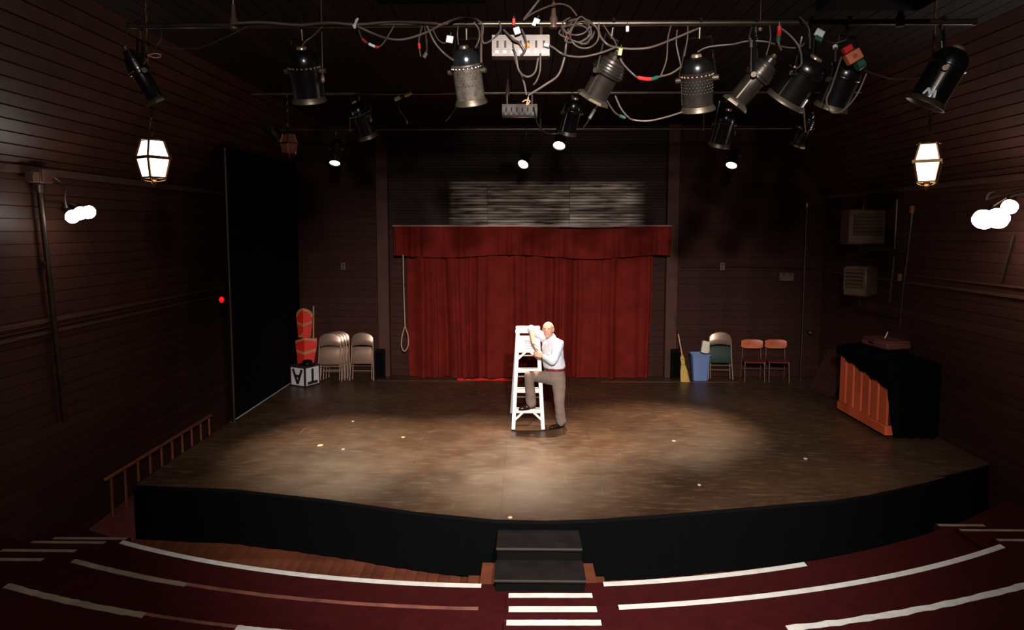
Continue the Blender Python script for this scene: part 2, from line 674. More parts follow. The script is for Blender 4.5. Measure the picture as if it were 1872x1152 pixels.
trim((XL + .012, YF, ZM - .07), (XL + .07, YB - .02, ZM + .02))
trim((XR - .07, YF, ZM - .07), (XR - .012, YB - .02, ZM + .02))
trim((XL + .012, YF, 2.03), (XL + .05, YB - .02, 2.08))
trim((XL + .012, YF, 1.90), (XL + .045, YB - .02, 1.94))
trim((XL + .012, YF, 1.975), (XL + .035, YB - .02, 1.995))
trim((XR - .045, YF, 2.23), (XR - .012, YB - .02, 2.275))
trim((XR - .04, YF, 2.36), (XR - .012, YB - .02, 2.39))

# auditorium floor: orange wood planks in the gap in front of the stage
fl = G().bb((XL - .12, YF, ZP - .1), (XR + .12, YB + .1, ZP - .015)).build('floor', 'backing', kind='structure')
me = G().bb((-.06, -1.2, -.0075), (.06, 1.2, .0075)).mesh('plank', 'pit_wood', smooth=False)
x = XL + .07
while x < XR:
    inst('plank', me, fl, (x, 7.55 + .04 * random.random(), ZP - .0075))
    x += .1235

# carpeted seating terraces, concentric with the stage
ACX, ACY = -.25, 16.9


def arc_y(x, R):
    return ACY - math.sqrt(R * R - (x - ACX) ** 2)


TER = [(10.5, -.35), (11.26, -.15), (12.05, .05), (12.85, .25), (13.65, .45)]
terr = []
prevz = ZP - .01
for i, (R, z) in enumerate(TER):
    g = G()
    Rn = TER[i + 1][0] if i + 1 < len(TER) else 18.5
    xs = [XL + .0 + (XR - XL) * k / 64 for k in range(65)]
    rings = []
    for xx in xs:
        y0 = arc_y(xx, R)
        y1 = max(arc_y(xx, Rn) - .05, YF) if i + 1 < len(TER) else YF
        rings.append([V((xx, y0, prevz)), V((xx, y0, z)), V((xx, y1, z)), V((xx, y1, prevz))])
    g.loft(rings)
    o = g.build('floor_terrace', 'carpet', kind='structure', smooth=False)
    terr.append(o)
    prevz = z - .03


def strip(parent, pts_in, pts_out, z, m='tape', jag=0.):
    g = G()
    rings = []
    for a, b in zip(pts_in, pts_out):
        ja, jb = random.uniform(-jag, jag), random.uniform(-jag, jag)
        a2, b2 = V((a[0], a[1] + ja, z)), V((b[0], b[1] + jb, z))
        rings.append([a2 + V((0, 0, .0035)), b2 + V((0, 0, .0035)), b2 - V((0, 0, .001)), a2 - V((0, 0, .001))])
    g.loft(rings)
    return g.build('nosing_strip', m, parent, smooth=False)


def arc_strip(i, x0, x1, w, m='tape', jag=0., n=30):
    R, z = TER[i]
    A = [(x0 + (x1 - x0) * k / n, arc_y(x0 + (x1 - x0) * k / n, R) + .002) for k in range(n + 1)]
    B = [(p[0], arc_y(p[0], R + w)) for p in A]
    strip(terr[i], A, B, z, m, jag)


arc_strip(0, -4.45, -.40, .07)
arc_strip(0, .79, 2.93, .075)
arc_strip(1, -4.43, -3.09, .065, 'tape_tan', jag=.004)
arc_strip(1, -3.09, -.38, .045, 'tape_worn', jag=.003)
arc_strip(1, .83, 4.95, .068)
arc_strip(2, -4.44, -3.0, .07, 'tape_tan', jag=.006)
arc_strip(2, -3.0, -2.2, .035, 'tape_worn', jag=.004)
arc_strip(2, -2.2, -1.2, .075, jag=.004)
arc_strip(2, 2.03, 4.6, .07, jag=.008)


def px_strip(parent, xa, xb, y, z, w, jag=0.):
    a, b = PZ(xa, y, z), PZ(xb, y, z)
    n = 12
    A = [(a.x + (b.x - a.x) * k / n, a.y + (b.y - a.y) * k / n) for k in range(n + 1)]
    B = [(p[0], p[1] - w) for p in A]
    return strip(parent, B, A, z, 'tape', jag)


# centre aisle half steps
def aisle_step(xa, xb, y, z, depth, zb):
    a, b = PZ(xa, y, z), PZ(xb, y, z)
    yy = (a.y + b.y) / 2
    o = G().bb((a.x - .02, yy - depth, zb), (b.x + .02, yy, z)).build('floor_step', 'carpet', kind='structure', smooth=False)
    px_strip(o, xa, xb, y + 1, z, .075, .002)
    return o


aisle_step(930, 1082, 1084, -.25, .4, -.36)
px_strip(terr[1], 930, 1090, 1109, -.149, .085)
aisle_step(926, 1098, 1133, -.05, .35, -.16)
# side aisle steps, left and right of the stage
for xa, xb, y, z in ((100, 235, 983, -.347), (60, 195, 990, -.30), (5, 142, 1005, -.148), (-40, 82, 1021, -.10)):
    b = PZ(xb, y, z)
    o = G().bb((XL + .02, b.y - .45, ZP), (b.x + .03, b.y, z)).build('floor_step', 'carpet', kind='structure', smooth=False)
    g = PZ(xb, y, z)
    strip(o, [(max(XL + .03, PZ(xa, y, z).x), g.y - .055), (g.x, g.y - .055)], [(max(XL + .03, PZ(xa, y, z).x), g.y - .005), (g.x, g.y - .005)], z, 'tape_tan')
for xa, xb, y, z in ((1712, 1795, 958, -.347), (1752, 1900, 967, -.30), (1819, 1920, 985, -.148)):
    b = PZ(xa, y, z)
    o = G().bb((b.x - .03, b.y - .45, ZP), (XR - .02, b.y, z)).build('floor_step', 'carpet', kind='structure', smooth=False)
    xe = min(XR - .1, PZ(xb, y, z).x)
    strip(o, [(b.x, b.y - .06), (xe, b.y - .06)], [(b.x, b.y - .01), (xe, b.y - .01)], z, 'tape_tan')

# ------------------------------------------------------------------ the stage
FRONT = [(-4.73, 8.02), (-3.46, 7.91), (-2.25, 7.62), (-1.18, 7.29), (-.3, 7.10), (.26, 7.08), (.79, 7.13), (1.46, 7.25), (2.09, 7.38), (3.18, 7.61), (3.55, 7.68), (4.08, 7.86), (5.0, 8.28), (6.22, 8.95)]


def yf(x):
    for (x0, y0), (x1, y1) in zip(FRONT, FRONT[1:]):
        if x0 <= x <= x1:
            return y0 + (y1 - y0) * (x - x0) / (x1 - x0)
    return FRONT[0][1] if x < FRONT[0][0] else FRONT[-1][1]


STX0, STX1 = -4.73, 6.22
stage = thing('stage', 'raised dark wooden thrust stage with black skirt and scuffed floor', 'stage', (.75, 10.7, ZP))
g = G()
g.prism([V((x, y + .06, ZP)) for x, y in FRONT] + [V((STX1, YB - .03, ZP)), V((STX0, YB - .03, ZP))], (0, 0, -ZP - .03))
g.build('stage_body', 'black', stage, smooth=False)
# floor sheets
PW, PL = 1.22, 2.44
sx0 = -4.73 + .83 - PW
sheet = 0
ix = 0
x = sx0
while x < STX1:
    x0, x1 = max(x, STX0), min(x + PW, STX1)
    off = 0 if ix % 2 == 0 else PL / 2
    y = 10.9 - 2 * PL + (0 if ix % 3 else .0)
    while y < YB - .03:
        y0, y1 = y, min(y + PL, YB - .03)
        xe = x1
        while yf(xe) > y1 - .004 and xe > x0 + .01:
            xe -= .005
        if xe <= x0 + .02:
            y += PL
            continue
        brk = [x0] + [p[0] for p in FRONT if x0 + .01 < p[0] < xe - .01] + [xe]
        fr = [(bx, max(y0, yf(bx))) for bx in brk]
        if min(p[1] for p in fr) < y1 - .02:
            fr = [(bx, min(by, y1 - .01)) for bx, by in fr]
            e = .0008
            poly = [V((min(max(bx, x0 + e), xe - e), by + e, 0)) for bx, by in fr] + [V((xe - e, y1 - e, 0)), V((x0 + e, y1 - e, 0))]
            G().prism([p - V((0, 0, .03)) for p in poly], (0, 0, .03 - random.uniform(0, .0015))).build('floor_sheet', 'stage', stage, smooth=False)
        y += PL
    x += PW
    ix += 1
# black skirt with soft pleats, slightly lifted off the wood floor
g = G()
pts = []
for i in range(len(FRONT) - 1):
    for k in range(24):
        t = k / 24
        pts.append(V((FRONT[i][0] + (FRONT[i + 1][0] - FRONT[i][0]) * t, FRONT[i][1] + (FRONT[i + 1][1] - FRONT[i][1]) * t, 0)))
rings = []
for i, p in enumerate(pts):
    w = .006 * math.sin(i * 1.3) + .006 * math.sin(i * .37) - .08 * min(1, max(0, (p.x - .7) / .6))
    rings.append([V((p.x, p.y - .005, -.035)), V((p.x, p.y + w - .0, ZP + .02)), V((p.x, p.y + w + .02, ZP + .02)), V((p.x, p.y + .02, -.035))])
g.loft(rings)
g.build('skirt', 'black_cloth', stage, angle=60)
g = G()
rings = [[V((p.x, p.y - .012, -.002)), V((p.x, p.y - .012, -.04)), V((p.x, p.y + .015, -.04)), V((p.x, p.y + .015, -.002))] for p in pts]
g.loft(rings)
g.build('edge_trim', 'black', stage, smooth=False)
# left side skirt and the pale line along the stage edge
G().bb((STX0 - .015, 8.02, ZP + .02), (STX0, YB - .05, -.002)).build('skirt', 'black_cloth', stage, smooth=False)
G().bb((STX0 + .01, 10.75, .0005), (STX0 + .035, 13.9, .004)).build('edge_line', 'tape', stage, smooth=False)
a, b = PZ(1473, 678, 0), PZ(1492, 686, 0)
G().bb((6.17, 12.6, .0005), (6.19, 14.2, .004)).build('edge_line', 'tape_worn', stage, smooth=False)
G().bb((1.6, 13.78, .0005), (4.4, 13.80, .004)).build('edge_line', 'tape_worn', stage, smooth=False)
G().bb((-3.0, 13.80, .0005), (-1.0, 13.815, .004)).build('edge_line', 'tape_worn', stage, smooth=False)

# low ramp and handrail beside the stage
g = G()
g.prism([V((XL + .02, 8.0, ZP)), V((XL + .02, 8.05, ZP + .02)), V((XL + .02, 13.2, ZP + .27)), V((XL + .02, 13.2, ZP))], (abs(XL - STX0) - .06, 0, 0))
g.build('side_ramp', 'ramp', None, 'sloping red ramp between the plank wall and the stage', 'ramp', smooth=False)
hr = thing('handrail', 'low wooden handrail with thin balusters along the red ramp', 'handrail', (XL + .12, 8.5, ZP + .02))
hx = XL + .14
G().beam((hx, 8.45, -.10), (hx, 11.45, -.08), .05, .035).build('rail', 'rail', hr, bevel=.006)
for k in range(10):
    yy = 8.58 + k * .31
    zr = ZP + .02 + (yy - 8.05) / 5.15 * .25
    G().beam((hx, yy, zr), (hx, yy, -.115), .024, .024, V((1, 0, 0))).build('baluster', 'rail', hr)

# stage steps: black box steps on a stepped wooden landing
ws = thing('wooden_landing', 'stepped orange wood landing under the black stage steps', 'landing', (.15, 7.0, ZP))
a, b = PD(881, 1040, 7.02), PD(1085, 1040, 7.02)
yb_ = 7.06
za = PD(980, 1029, yb_).z
zb2 = PD(980, 1053, yb_).z
G().bb((a.x, 6.46, za - .06), (b.x, yb_, za)).build('upper_tier', 'pit_wood', ws, bevel=.005)
a2, b2 = PD(855, 1055, 7.0), PD(1106, 1055, 7.0)
G().bb((a2.x, 6.46, ZP), (b2.x, yb_ , zb2)).build('lower_tier', 'pit_wood', ws, bevel=.005)
st = thing('stage_steps', 'black painted two-tread box steps against the stage front', 'steps', (.25, 6.5, -.35))
x0, x1 = PD(908, 1020, 6.6).x, PD(1064, 1020, 6.6).x
yfr = PZ(985, 1083, -.35).y
z1_ = PD(985, 1060, yfr).z
y1_ = PZ(985, 1025, z1_).y
z2_ = PD(985, 1002, y1_).z
G().bb((x0, yfr + .01, -.347), (x1, y1_ + .02, z1_ - .03)).build('lower_riser', 'black', st)
G().bb((x0, y1_ + .01, -.347), (x1, 7.04, z2_ - .03)).build('upper_riser', 'black', st)
mstep = mat('worn_black_tread', (30, 25, 24), .6, spec=.2, var=.3, vscale=6)
G().bb((x0 - .012, yfr - .015, z1_ - .03), (x1 + .012, y1_ + .01, z1_)).build('tread', mstep, st, bevel=.004)
G().bb((x0 - .005, y1_ - .015, z2_ - .03), (x1 + .005, 7.05, z2_)).build('tread', mstep, st, bevel=.004)
mnose = mat('worn_tread_edge', (84, 74, 68), .45, .3)
G().bb((x0 - .012, yfr - .019, z1_ - .012), (x1 + .012, yfr - .011, z1_ + .003)).build('tread_edge', mnose, st)
G().bb((x0 - .005, y1_ - .019, z2_ - .012), (x1 + .005, y1_ - .011, z2_ + .003)).build('tread_edge', mnose, st)

# ------------------------------------------------------------------ black masking flats at the stage side
ys = [10.85, 12.02, 13.19, 14.30]
nm = ['nearest the handrail', 'in the middle of the three', 'next to the back wall']
for i in range(3):
    t = thing('masking_flat', 'tall black masking flat at the stage side, ' + nm[i], 'flat', (-4.72, (ys[i] + ys[i + 1]) / 2, 0), 'black masking flats')
    G().bb((-4.725, ys[i] + .005, .005), (-4.715, ys[i + 1] - .005, 4.42)).build('canvas', 'black_cloth', t, smooth=False)
    g = G()
    G().bb((-4.76, ys[i] + .005, .005), (-4.726, ys[i] + .075, 4.42)).build('stile', 'black', t)
    G().bb((-4.76, ys[i + 1] - .075, .005), (-4.726, ys[i + 1] - .005, 4.42)).build('stile', 'black', t)
    for zz in (.04, 2.2, 4.36):
        G().bb((-4.758, ys[i] + .076, zz - .03), (-4.726, ys[i + 1] - .076, zz + .04)).build('rail', 'black', t)
pl = thing('standing_pole', 'thin dark standing pole at the edge of the black flats', 'pole', (-4.66, 10.8, 0))
G().cyl((-4.68, 10.8, .012), (-4.68, 10.8, 4.38), .02).build('tube', 'pipe_dark', pl)
G().cyl((-4.68, 10.8, .002), (-4.68, 10.8, .014), .06).build('foot', 'pipe_dark', pl)
rl = PD(405, 548, 10.74)
r_ = thing('pilot_lamp', 'small glowing red pilot lamp on the dark pole', 'lamp', rl)
G().ball(rl, .05, (.85, .6, 1)).build('glass', 'red_lamp', r_)
G().cyl(rl + V((0, .02, 0)), rl + V((0, .07, 0)), .045).build('socket', 'black', r_)
G().beam(rl + V((0, .06, 0)), V((-4.68, 10.8, rl.z)), .015, .015).build('bracket', 'black', r_)

# ------------------------------------------------------------------ red curtain and valance
cur = thing('stage_curtain', 'closed red velvet curtain hanging at the back wall', 'curtain', (.1, 14.1, .01))
random.seed(3)
ph = [random.uniform(0, 6.28) for _ in range(8)]


def fold(x, z, amp=1.):
    w = x + .16 * math.sin(x * 2.9 + ph[4]) + .07 * math.sin(x * 6.7 + ph[5]) + .012 * z * math.sin(x * 3.1)
    a = .6 + .4 * math.sin(x * 2.1 + ph[6])
    return 1.5 * amp * (.040 * a * math.sin(w * 15 + ph[0]) + .026 * math.sin(w * 24 + ph[1]) + .028 * math.sin(w * 8 + ph[2] + .15 * z) + .008 * math.sin(w * 47 + ph[3]))


for (x0, x1) in ((-2.43, .13), (.12, 2.67)):
    rings = []
    nx = 150
    zs = [.012, .25, .6, 1.0, 1.4, 1.8, 2.2, 2.62]
    lst = []
    for i in range(nx + 1):
        xx = x0 + (x1 - x0) * i / nx
        r1 = []
        for z in zs:
            k = .55 + .45 * (1 - z / 2.6)
            # slightly narrower low down at the outer edges
            sq = 1 - .012 * (1 - z / 2.6)
            r1.append(V(((xx - .12) * sq + .12 + .01 * math.sin(z * 2 + xx * 4), 14.12 + fold(xx, z, k * 1.15), z)))
        r2 = [p + V((0, .012, 0)) for p in reversed(r1)]
        rings.append(r1 + r2)
    G().loft(rings).build('curtain_panel', 'velvet', cur, angle=80)
vl = thing('valance', 'pleated red velvet valance with wavy hem above the curtain', 'valance', (.18, 13.98, 2.5))
rings = []
nx = 260
for i in range(nx + 1):
    t = i / nx
    xx = -2.63 + 5.63 * t
    top = 3.16 - .05 * max(0, math.sin((t - .45) * math.pi / .5)) * (1 if .45 < t < .95 else 0)
    hem = 2.56 - .03 * math.sin(t * 2 * math.pi * 2 - .6) - .035 * max(0, math.sin((t - .6) * math.pi / .35)) * (1 if .6 < t < .95 else 0)
    r1 = [V((xx, 13.96 + fold(xx * .9 + 3, z, .8 * (.4 + .6 * (1 - j / 4))), z)) for j, z in enumerate([hem + (top - hem) * q / 4 for q in range(5)])]
    rings.append(r1 + [p + V((0, .014, 0)) for p in reversed(r1)])
G().loft(rings).build('pelmet_cloth', 'velvet', vl, angle=80)
for s, xx in ((-1, -2.63), (1, 3.0)):
    G().bb((xx - .008, 13.97, 2.57), (xx + .008, 14.28, 3.15)).build('return', 'velvet', vl)
tr = thing('curtain_track', 'thin pale curtain track above the red valance', 'track', (.2, 14.02, 3.18))
G().bb((-2.66, 13.97, 3.165), (3.02, 14.03, 3.19)).build('track_rail', 'rail', tr)
for xx in (-2.5, -1.4, -.3, .8, 1.9, 2.85):
    G().bb((xx - .015, 14.03, 3.165), (xx + .015, YB - .018, 3.19)).build('bracket', 'pipe_dark', tr)
# rope with a loop beside the curtain
rp = [PD(737, 466, 14.0), PD(738, 520, 14.0), PD(740, 585, 14.0), PD(741, 597, 14.0), PD(746, 615, 14.0), PD(746, 632, 14.0), PD(740, 642, 14.0), PD(734, 634, 14.0), PD(735, 616, 14.0), PD(740, 597, 13.985)]
G().tube(smooth_path(rp, 8), .012, 8).build('hanging_rope', 'rope', None, 'tan rope ending in a loop hanging beside the red curtain', 'rope')
# small red cloth left at the foot of the curtain
g = G()
rings = []
for i in range(25):
    t = i / 24
    xx = -1.35 + 1.35 * t
    w = .05 + .03 * math.sin(i * 1.1)
    rings.append([V((xx, 13.9 - w, .004)), V((xx, 13.9 - w * .5, .02 + .012 * math.sin(i * 1.9))), V((xx, 13.92, .03 + .012 * math.sin(i * .8 + 1))), V((xx, 13.95, .004))])
g.loft(rings)
g.build('fallen_cloth', 'prop_red', None, 'crumpled strip of bright red cloth at the foot of the curtain', 'cloth')

# ------------------------------------------------------------------ wall fittings
for px, lb in ((628, 'small junction box on the brown wall above the folding chairs'), (1320, 'small junction box on the brown wall above the blue bin')):
    p = PD(px, 487, 14.28)
    t = thing('junction_box', lb, 'junction box', p - V((0, 0, .06)))
    G().box(p, (.1, .07, .16)).build('box', 'heater', t, bevel=.006)
    G().cyl(p + V((0, -.036, .035)), p + V((0, -.045, .035)), .02).build('knockout', 'slot', t)
    G().cyl(p + V((0, -.036, -.035)), p + V((0, -.045, -.035)), .02).build('knockout', 'slot', t)
for px, wpx, lb in ((694, 17, 'black box on the floor at the foot of the column behind the folding chairs'), (1236, 15, 'black box on the floor behind the broom')):
    y0 = 14.02
    a, b = PD(px - wpx / 2, 640, y0), PD(px + wpx / 2, 684, y0)
    t = thing('floor_box', lb, 'box', ((a.x + b.x) / 2, 14.08, 0))
    G().bb((a.x, y0, .012), (b.x, y0 + .14, a.z)).build('cabinet', 'black', t, bevel=.008)
    G().bb((a.x + .02, y0 - .008, .05), (b.x - .02, y0 - .001, a.z - .04)).build('grille', 'black_cloth', t)
    G().bb((a.x + .01, y0 + .01, .001), (b.x - .01, y0 + .13, .012)).build('base', 'black', t)

# pipes and unit heaters at the right wall
cp = PD(1477, 376, 14.15)
t = thing('corner_pipe', 'tall thin vertical pipe in the back corner by the orange chairs', 'pipe', (cp.x - .02, 14.15, 0))
G().cyl((cp.x - .02, 14.15, .012), (cp.x - .02, 14.15, cp.z), .022).build('tube', 'pipe_dark', t)
G().cyl((cp.x - .02, 14.15, cp.z - .03), (cp.x - .02, 14.15, cp.z + .05), .04).build('cap', 'metal', t)
G().cyl((cp.x - .02, 14.15, .001), (cp.x - .02, 14.15, .012), .07).build('flange', 'pipe_dark', t)
G().tube([V((3.3, 14.28, 2.33)), V((4.6, 14.27, 2.34)), V((6.0, 14.24, 2.30))], .018, 8).build('wall_conduit', 'pipe_dark', None, 'thin horizontal conduit across the right part of the back wall', 'conduit')
cb = PD(1437, 506, 14.25)
t = thing('control_box', 'small brown control box on the back wall by the conduit', 'control box', cb - V((0, 0, .1)))
G().box(cb, (.3, .1, .18)).build('case', 'heater', t, bevel=.01)
for s in (-1, 1):
    G().cyl(cb + V((.07 * s, -.05, .05)), cb + V((.07 * s, -.065, .05)), .03).build('dial', 'metal', t)


def heater(c, w, h, dpt, rz, label, louvers):
    R = Matrix.Rotation(rz, 3, 'Z')
    t = thing('unit_heater', label, 'heater', c - V((0, 0, h / 2)))
    G().box(c, (w, dpt, h), R).build('case', 'heater', t, bevel=.025)
    fy = -dpt / 2
    g = G()
    g.box(c + R @ V((0, fy - .004, .04)), (w * .78, .012, h * .62), R)
    g.build('opening', 'slot', t)
    for i in range(louvers):
        zz = .04 + h * .62 * ((i + .5) / louvers - .5)
        T = R @ Matrix.Rotation(math.radians(28), 3, 'X')
        G().box(c + R @ V((0, fy - .018, zz)), (w * .76, .006, h * .62 / louvers * .85), T).build('louver', 'heater', t)
    for s in (-1, 1):
        G().box(c + R @ V((s * w * .42, fy - .008, .04)), (.02, .02, h * .7), R).build('frame_side', 'heater', t)
    return t


h1 = PX(1577, 415, 5.88)
heater(h1, .62, .6, .35, 0, 'boxy louvred unit heater hung high by the right wall moulding', 6)
h2 = PX(1573, 513, 5.86)
heater(h2, .40, .52, .42, math.radians(-52), 'smaller louvred unit heater turned towards the stage below the other', 5)
hp = thing('heater_pipes', 'run of thin steam pipes feeding the two heaters on the right wall', 'pipes', (6.1, 11.6, 1.0))


def wp(x, y, xx=6.14):
    return PX(x, y, xx)


for path in ([h1 + V((0, 0, .3)), h1 + V((0, 0, .44)), h1 + V((.2, .0, .5)), wp(1640, 365)],
             [wp(1640, 365), wp(1634, 480), wp(1626, 552)],
             [h1 + V((.0, 0, -.3)), h1 + V((.0, 0, -.36)), wp(1660, 461)],
             [wp(1668, 385), wp(1660, 461), wp(1652, 520), wp(1645, 600)],
             [h2 + V((0, 0, .26)), h2 + V((0, 0, .36)), wp(1632, 478)],
             [h2 + V((0, 0, -.26)), h2 + V((0, 0, -.42)), wp(1645, 580)],
             [wp(1626, 552), wp(1600, 545)],
             [wp(1636, 465), wp(1652, 498)]):
    G().tube(path, .022, 8).build('pipe', 'pipe_dark', hp)
for q in (wp(1645, 507), wp(1667, 383)):
    G().box(q, (.05, .07, .12)).build('valve', 'rail', hp, bevel=.01)
for px in (1470, 1492):
    pass
kn = PD(1476, 608, 14.2)
t = thing('brass_fitting', 'small brassy knob low on the back wall beside the corner pipe', 'fitting', kn)
G().ball(kn + V((.06, 0, 0)), .045).build('knob', 'brass', t)
G().cyl(kn + V((.06, .03, 0)), kn + V((.06, .12, 0)), .03).build('stem', 'brass', t)
sp = PD(1531, 372, 13.6)
t = thing('wall_bracket_lamp', 'small unlit spotlight under the moulding left of the upper heater', 'spotlight', sp)
G().lathe(sp + V((0, .1, .06)), V((0, -1, -.5)), [(0, .03), (.03, .055), (.17, .065), (.18, .07)], 16).build('can', 'fix_black', t)
G().beam(sp + V((0, .1, .06)), V((sp.x, YB - .02, sp.z + .1)), .02, .02).build('arm', 'fix_black', t)
ca = PX(1850, 430, 6.19)
G().tube([PX(1853, 430, 6.19), PX(1842, 470, 6.19), PX(1830, 515, 6.19)], .014, 6).build('wall_cable', 'cable_dark', None, 'thin dark cable running down the wall under the bright floodlight', 'cable')


# ------------------------------------------------------------------ floodlights on the side walls
def flood(name_label, bulbs, aim, bracket_to, shade_label=None):
    c = sum((V(b[0]) for b in bulbs), V((0, 0, 0))) / len(bulbs)
    t = thing('floodlight', name_label, 'floodlight', c)
    ax = V(aim).normalized()
    for p, r in bulbs:
        p = V(p)
        G().lathe(p - ax * r * 2.0, ax, [(0, r * .28), (r * .5, r * .34), (r * 1.2, r * .6), (r * 1.8, r * .78)], 18, capb=True).build('lamp_holder', 'fix_black', t)
        gb = G()
        gb.lathe(p - ax * r * .2, ax, [(0, r * .8), (r * .3, r * 1.0), (r * .8, r * 1.0), (r * 1.15, r * .75), (r * 1.35, r * .4), (r * 1.42, 0.01)], 18)
        gb.build('bulb', 'bulb', t)
        G().tube([p - ax * r * 2.0, (p - ax * r * 2.4 + c - ax * r * 3) / 2, c - ax * r * 3.2], .014, 8).build('arm', 'pipe_dark', t)
    G().tube([c - ax * bulbs[0][1] * 3.2, V(bracket_to)], .018, 8).build('bracket', 'pipe_dark', t)
    return t


la, lb_ = PX(140, 391, -5.05), None
fb = PX(72, 342, -5.4)
flood('bright three-bulb floodlight beside the junction box and pole on the left wall',
      [(PX(130, 394, -5.08), .075), (PX(144, 388, -5.04), .075), (PX(159, 386, -5.0), .075)], (.75, -.25, -.45), (-5.42, 7.7, 3.42))
pole = thing('conduit_pole', 'long vertical pipe on the left wall under the junction box', 'pipe', (-5.4, 7.62, -.1))
pb = PX(118, 770, -5.42)
G().tube([PX(72, 345, -5.4), PX(86, 470, -5.405), PX(104, 640, -5.41), pb], .032, 12).build('tube', 'pipe_dark', pole)
G().cyl(PX(71.5, 338, -5.4), PX(73, 352, -5.4), .045).build('collar', 'metal', pole)
for y in (480, 620):
    q = PX(86 + (y - 470) * .106, y, -5.407)
    G().box(q - V((.03, 0, 0)), (.06, .1, .03)).build('clip', 'pipe_dark', pole)
jb = thing('electrical_box', 'square metal electrical box on top of the left wall pipe', 'electrical box', PX(72, 340, -5.4))
jc = PX(74, 322, -5.4)
G().box(jc, (.14, .2, .16)).build('case', 'heater', jb, bevel=.008)
G().box(jc + V((.072, 0, 0)), (.008, .17, .13)).build('cover', 'trim', jb)
G().box(jc + V((.02, -.16, -.02)), (.1, .1, .12)).build('case', 'heater', jb, bevel=.008)
G().tube(smooth_path([jc + V((.05, .1, .02)), PX(112, 334, -5.3), PX(120, 345, -5.2), PX(118, 362, -5.15), PX(122, 380, -5.12)]), .01, 6).build('lead', 'cable', jb)

flood('very bright floodlight cluster with shade high on the right wall',
      [(PX(1800, 398, 5.66), .12), (PX(1826, 396, 5.6), .12), (PX(1847, 376, 5.72), .085)], (-.62, -.5, -.5), (6.2, 8.3, 3.6))
t = thing('lamp_shade_bracket', 'bent metal shade above the bright right floodlight', 'shade', PX(1815, 372, 5.7))
g = G()
rings = []
for i in range(9):
    an = math.radians(-10 + i * 17)
    pc = PX(1815, 388, 5.75)
    for_pt = pc + V((.0, .0, 0))
    rings.append([for_pt + V((-.28 * math.cos(an) * .75, -.28 * math.cos(an) * .6, .16 + .09 * math.sin(an))) + V((q[0], q[1], 0)) for q in ((0, 0), (.11, .13), (.112, .128), (.002, -.002))])
g.loft(rings)
g.build('shade_plate', 'metal', t)
G().tube([PX(1815, 372, 5.78) + V((0, .1, .06)), V((6.2, 8.55, 3.62))], .014, 6).build('arm', 'pipe_dark', t)


# ------------------------------------------------------------------ lanterns
def lantern(c, s, label, lit, chain_top):
    t = thing('lantern', label, 'lantern', c + V((0, 0, -.2 * s)))
    lv = [(.155, .095), (.0, .142), (-.175, .1)]           # z, half diagonal
    rot = math.radians(12)
    P_ = [[c + V((math.cos(rot + k * math.pi / 2 - math.pi / 2) * r * s, math.sin(rot + k * math.pi / 2 - math.pi / 2) * r * s, z * s)) for k in range(4)] for z, r in lv]
    for i in range(2):
        for k in range(4):
            q = [P_[i][k], P_[i][(k + 1) % 4], P_[i + 1][(k + 1) % 4], P_[i + 1][k]]
            ctr = sum(q, V((0, 0, 0))) / 4
            inn = (c - ctr).normalized() * .004
            q = [p + (ctr - p) * .05 for p in q]
            G().prism(q, inn).build('pane', 'pane_lit' if lit else 'pane_off', t, smooth=False)
    for k in range(4):
        for i in range(2):
            G().beam(P_[i][k], P_[i + 1][k], .017 * s, .017 * s).build('corner_bar', 'brass', t)
        for i in range(3):
            w = .027 if i == 1 else .014
            a, b = P_[i][k], P_[i][(k + 1) % 4]
            e = (b - a) * (.06 if i == 1 else 0)
            G().beam(a - e, b + e, w * s, w * s).build('band', 'brass', t)
    G().lathe(c + V((0, 0, .155 * s)), V((0, 0, 1)), [(0, .1 * s), (.02 * s, .07 * s), (.035 * s, .03 * s), (.06 * s, .018 * s), (.07 * s, .026 * s), (.085 * s, .01 * s)], 12).build('cap', 'brass', t)
    G().lathe(c + V((0, 0, -.177 * s)), V((0, 0, -1)), [(0, .03 * s), (.02 * s, .02 * s), (.04 * s, .026 * s), (.06 * s, .012 * s), (.075 * s, .006 * s)], 10).build('finial', 'brass', t)
    for k in range(4):
        a = P_[2][k]
        G().tube(smooth_path([a, a + V((0, 0, -.02 * s)), (a + c + V((0, 0, -.22 * s))) / 2 + V((0, 0, -.012 * s)), c + V((0, 0, -.215 * s))], 4), .005 * s, 6).build('scroll', 'brass', t)
    G().tube([c + V((.025 * s * math.cos(q), 0, .255 * s + .025 * s * math.sin(q))) for q in [i * math.pi / 6 for i in range(12)]], .005 * s, 6, True).build('ring', 'brass', t)
    # chain
    top = V(chain_top)
    st_ = c + V((0, 0, .27 * s))
    n = max(3, int((top - st_).length / .055))
    d = (top - st_).normalized()
    lk = G().tube([V((.012 * math.cos(q), 0, .03 * math.sin(q))) for q in [i * math.pi / 5 for i in range(10)]], .004, 5, True).mesh('chain_link', 'brass')
    for i in range(n):
        inst('chain_link', lk, t, st_ + d * (top - st_).length * (i + .5) / n, (0, 0, (i % 2) * math.pi / 2), (1, 1, max(1, (top - st_).length / n / .05)))
    return t


l1 = PD(280, 289, 6.2)
lantern(l1, 1.0, 'glowing carriage lantern on a chain at the left of the stage', True, (l1.x, l1.y, ZC - .02 if l1.x > CL else ZM + (l1.x - XL)))
l2 = PD(1696, 296, 6.2)
lantern(l2, 1.0, 'glowing carriage lantern on a chain near the bright right floodlight', True, (l2.x, l2.y, min(ZC, ZM + (XR - l2.x)) - .02))
l3 = PD(528, 262, 11.0)
lantern(l3, .92, 'unlit reddish carriage lantern hanging above the black flats', False, (l3.x, l3.y, min(ZC, ZM + (l3.x - XL)) - .02))


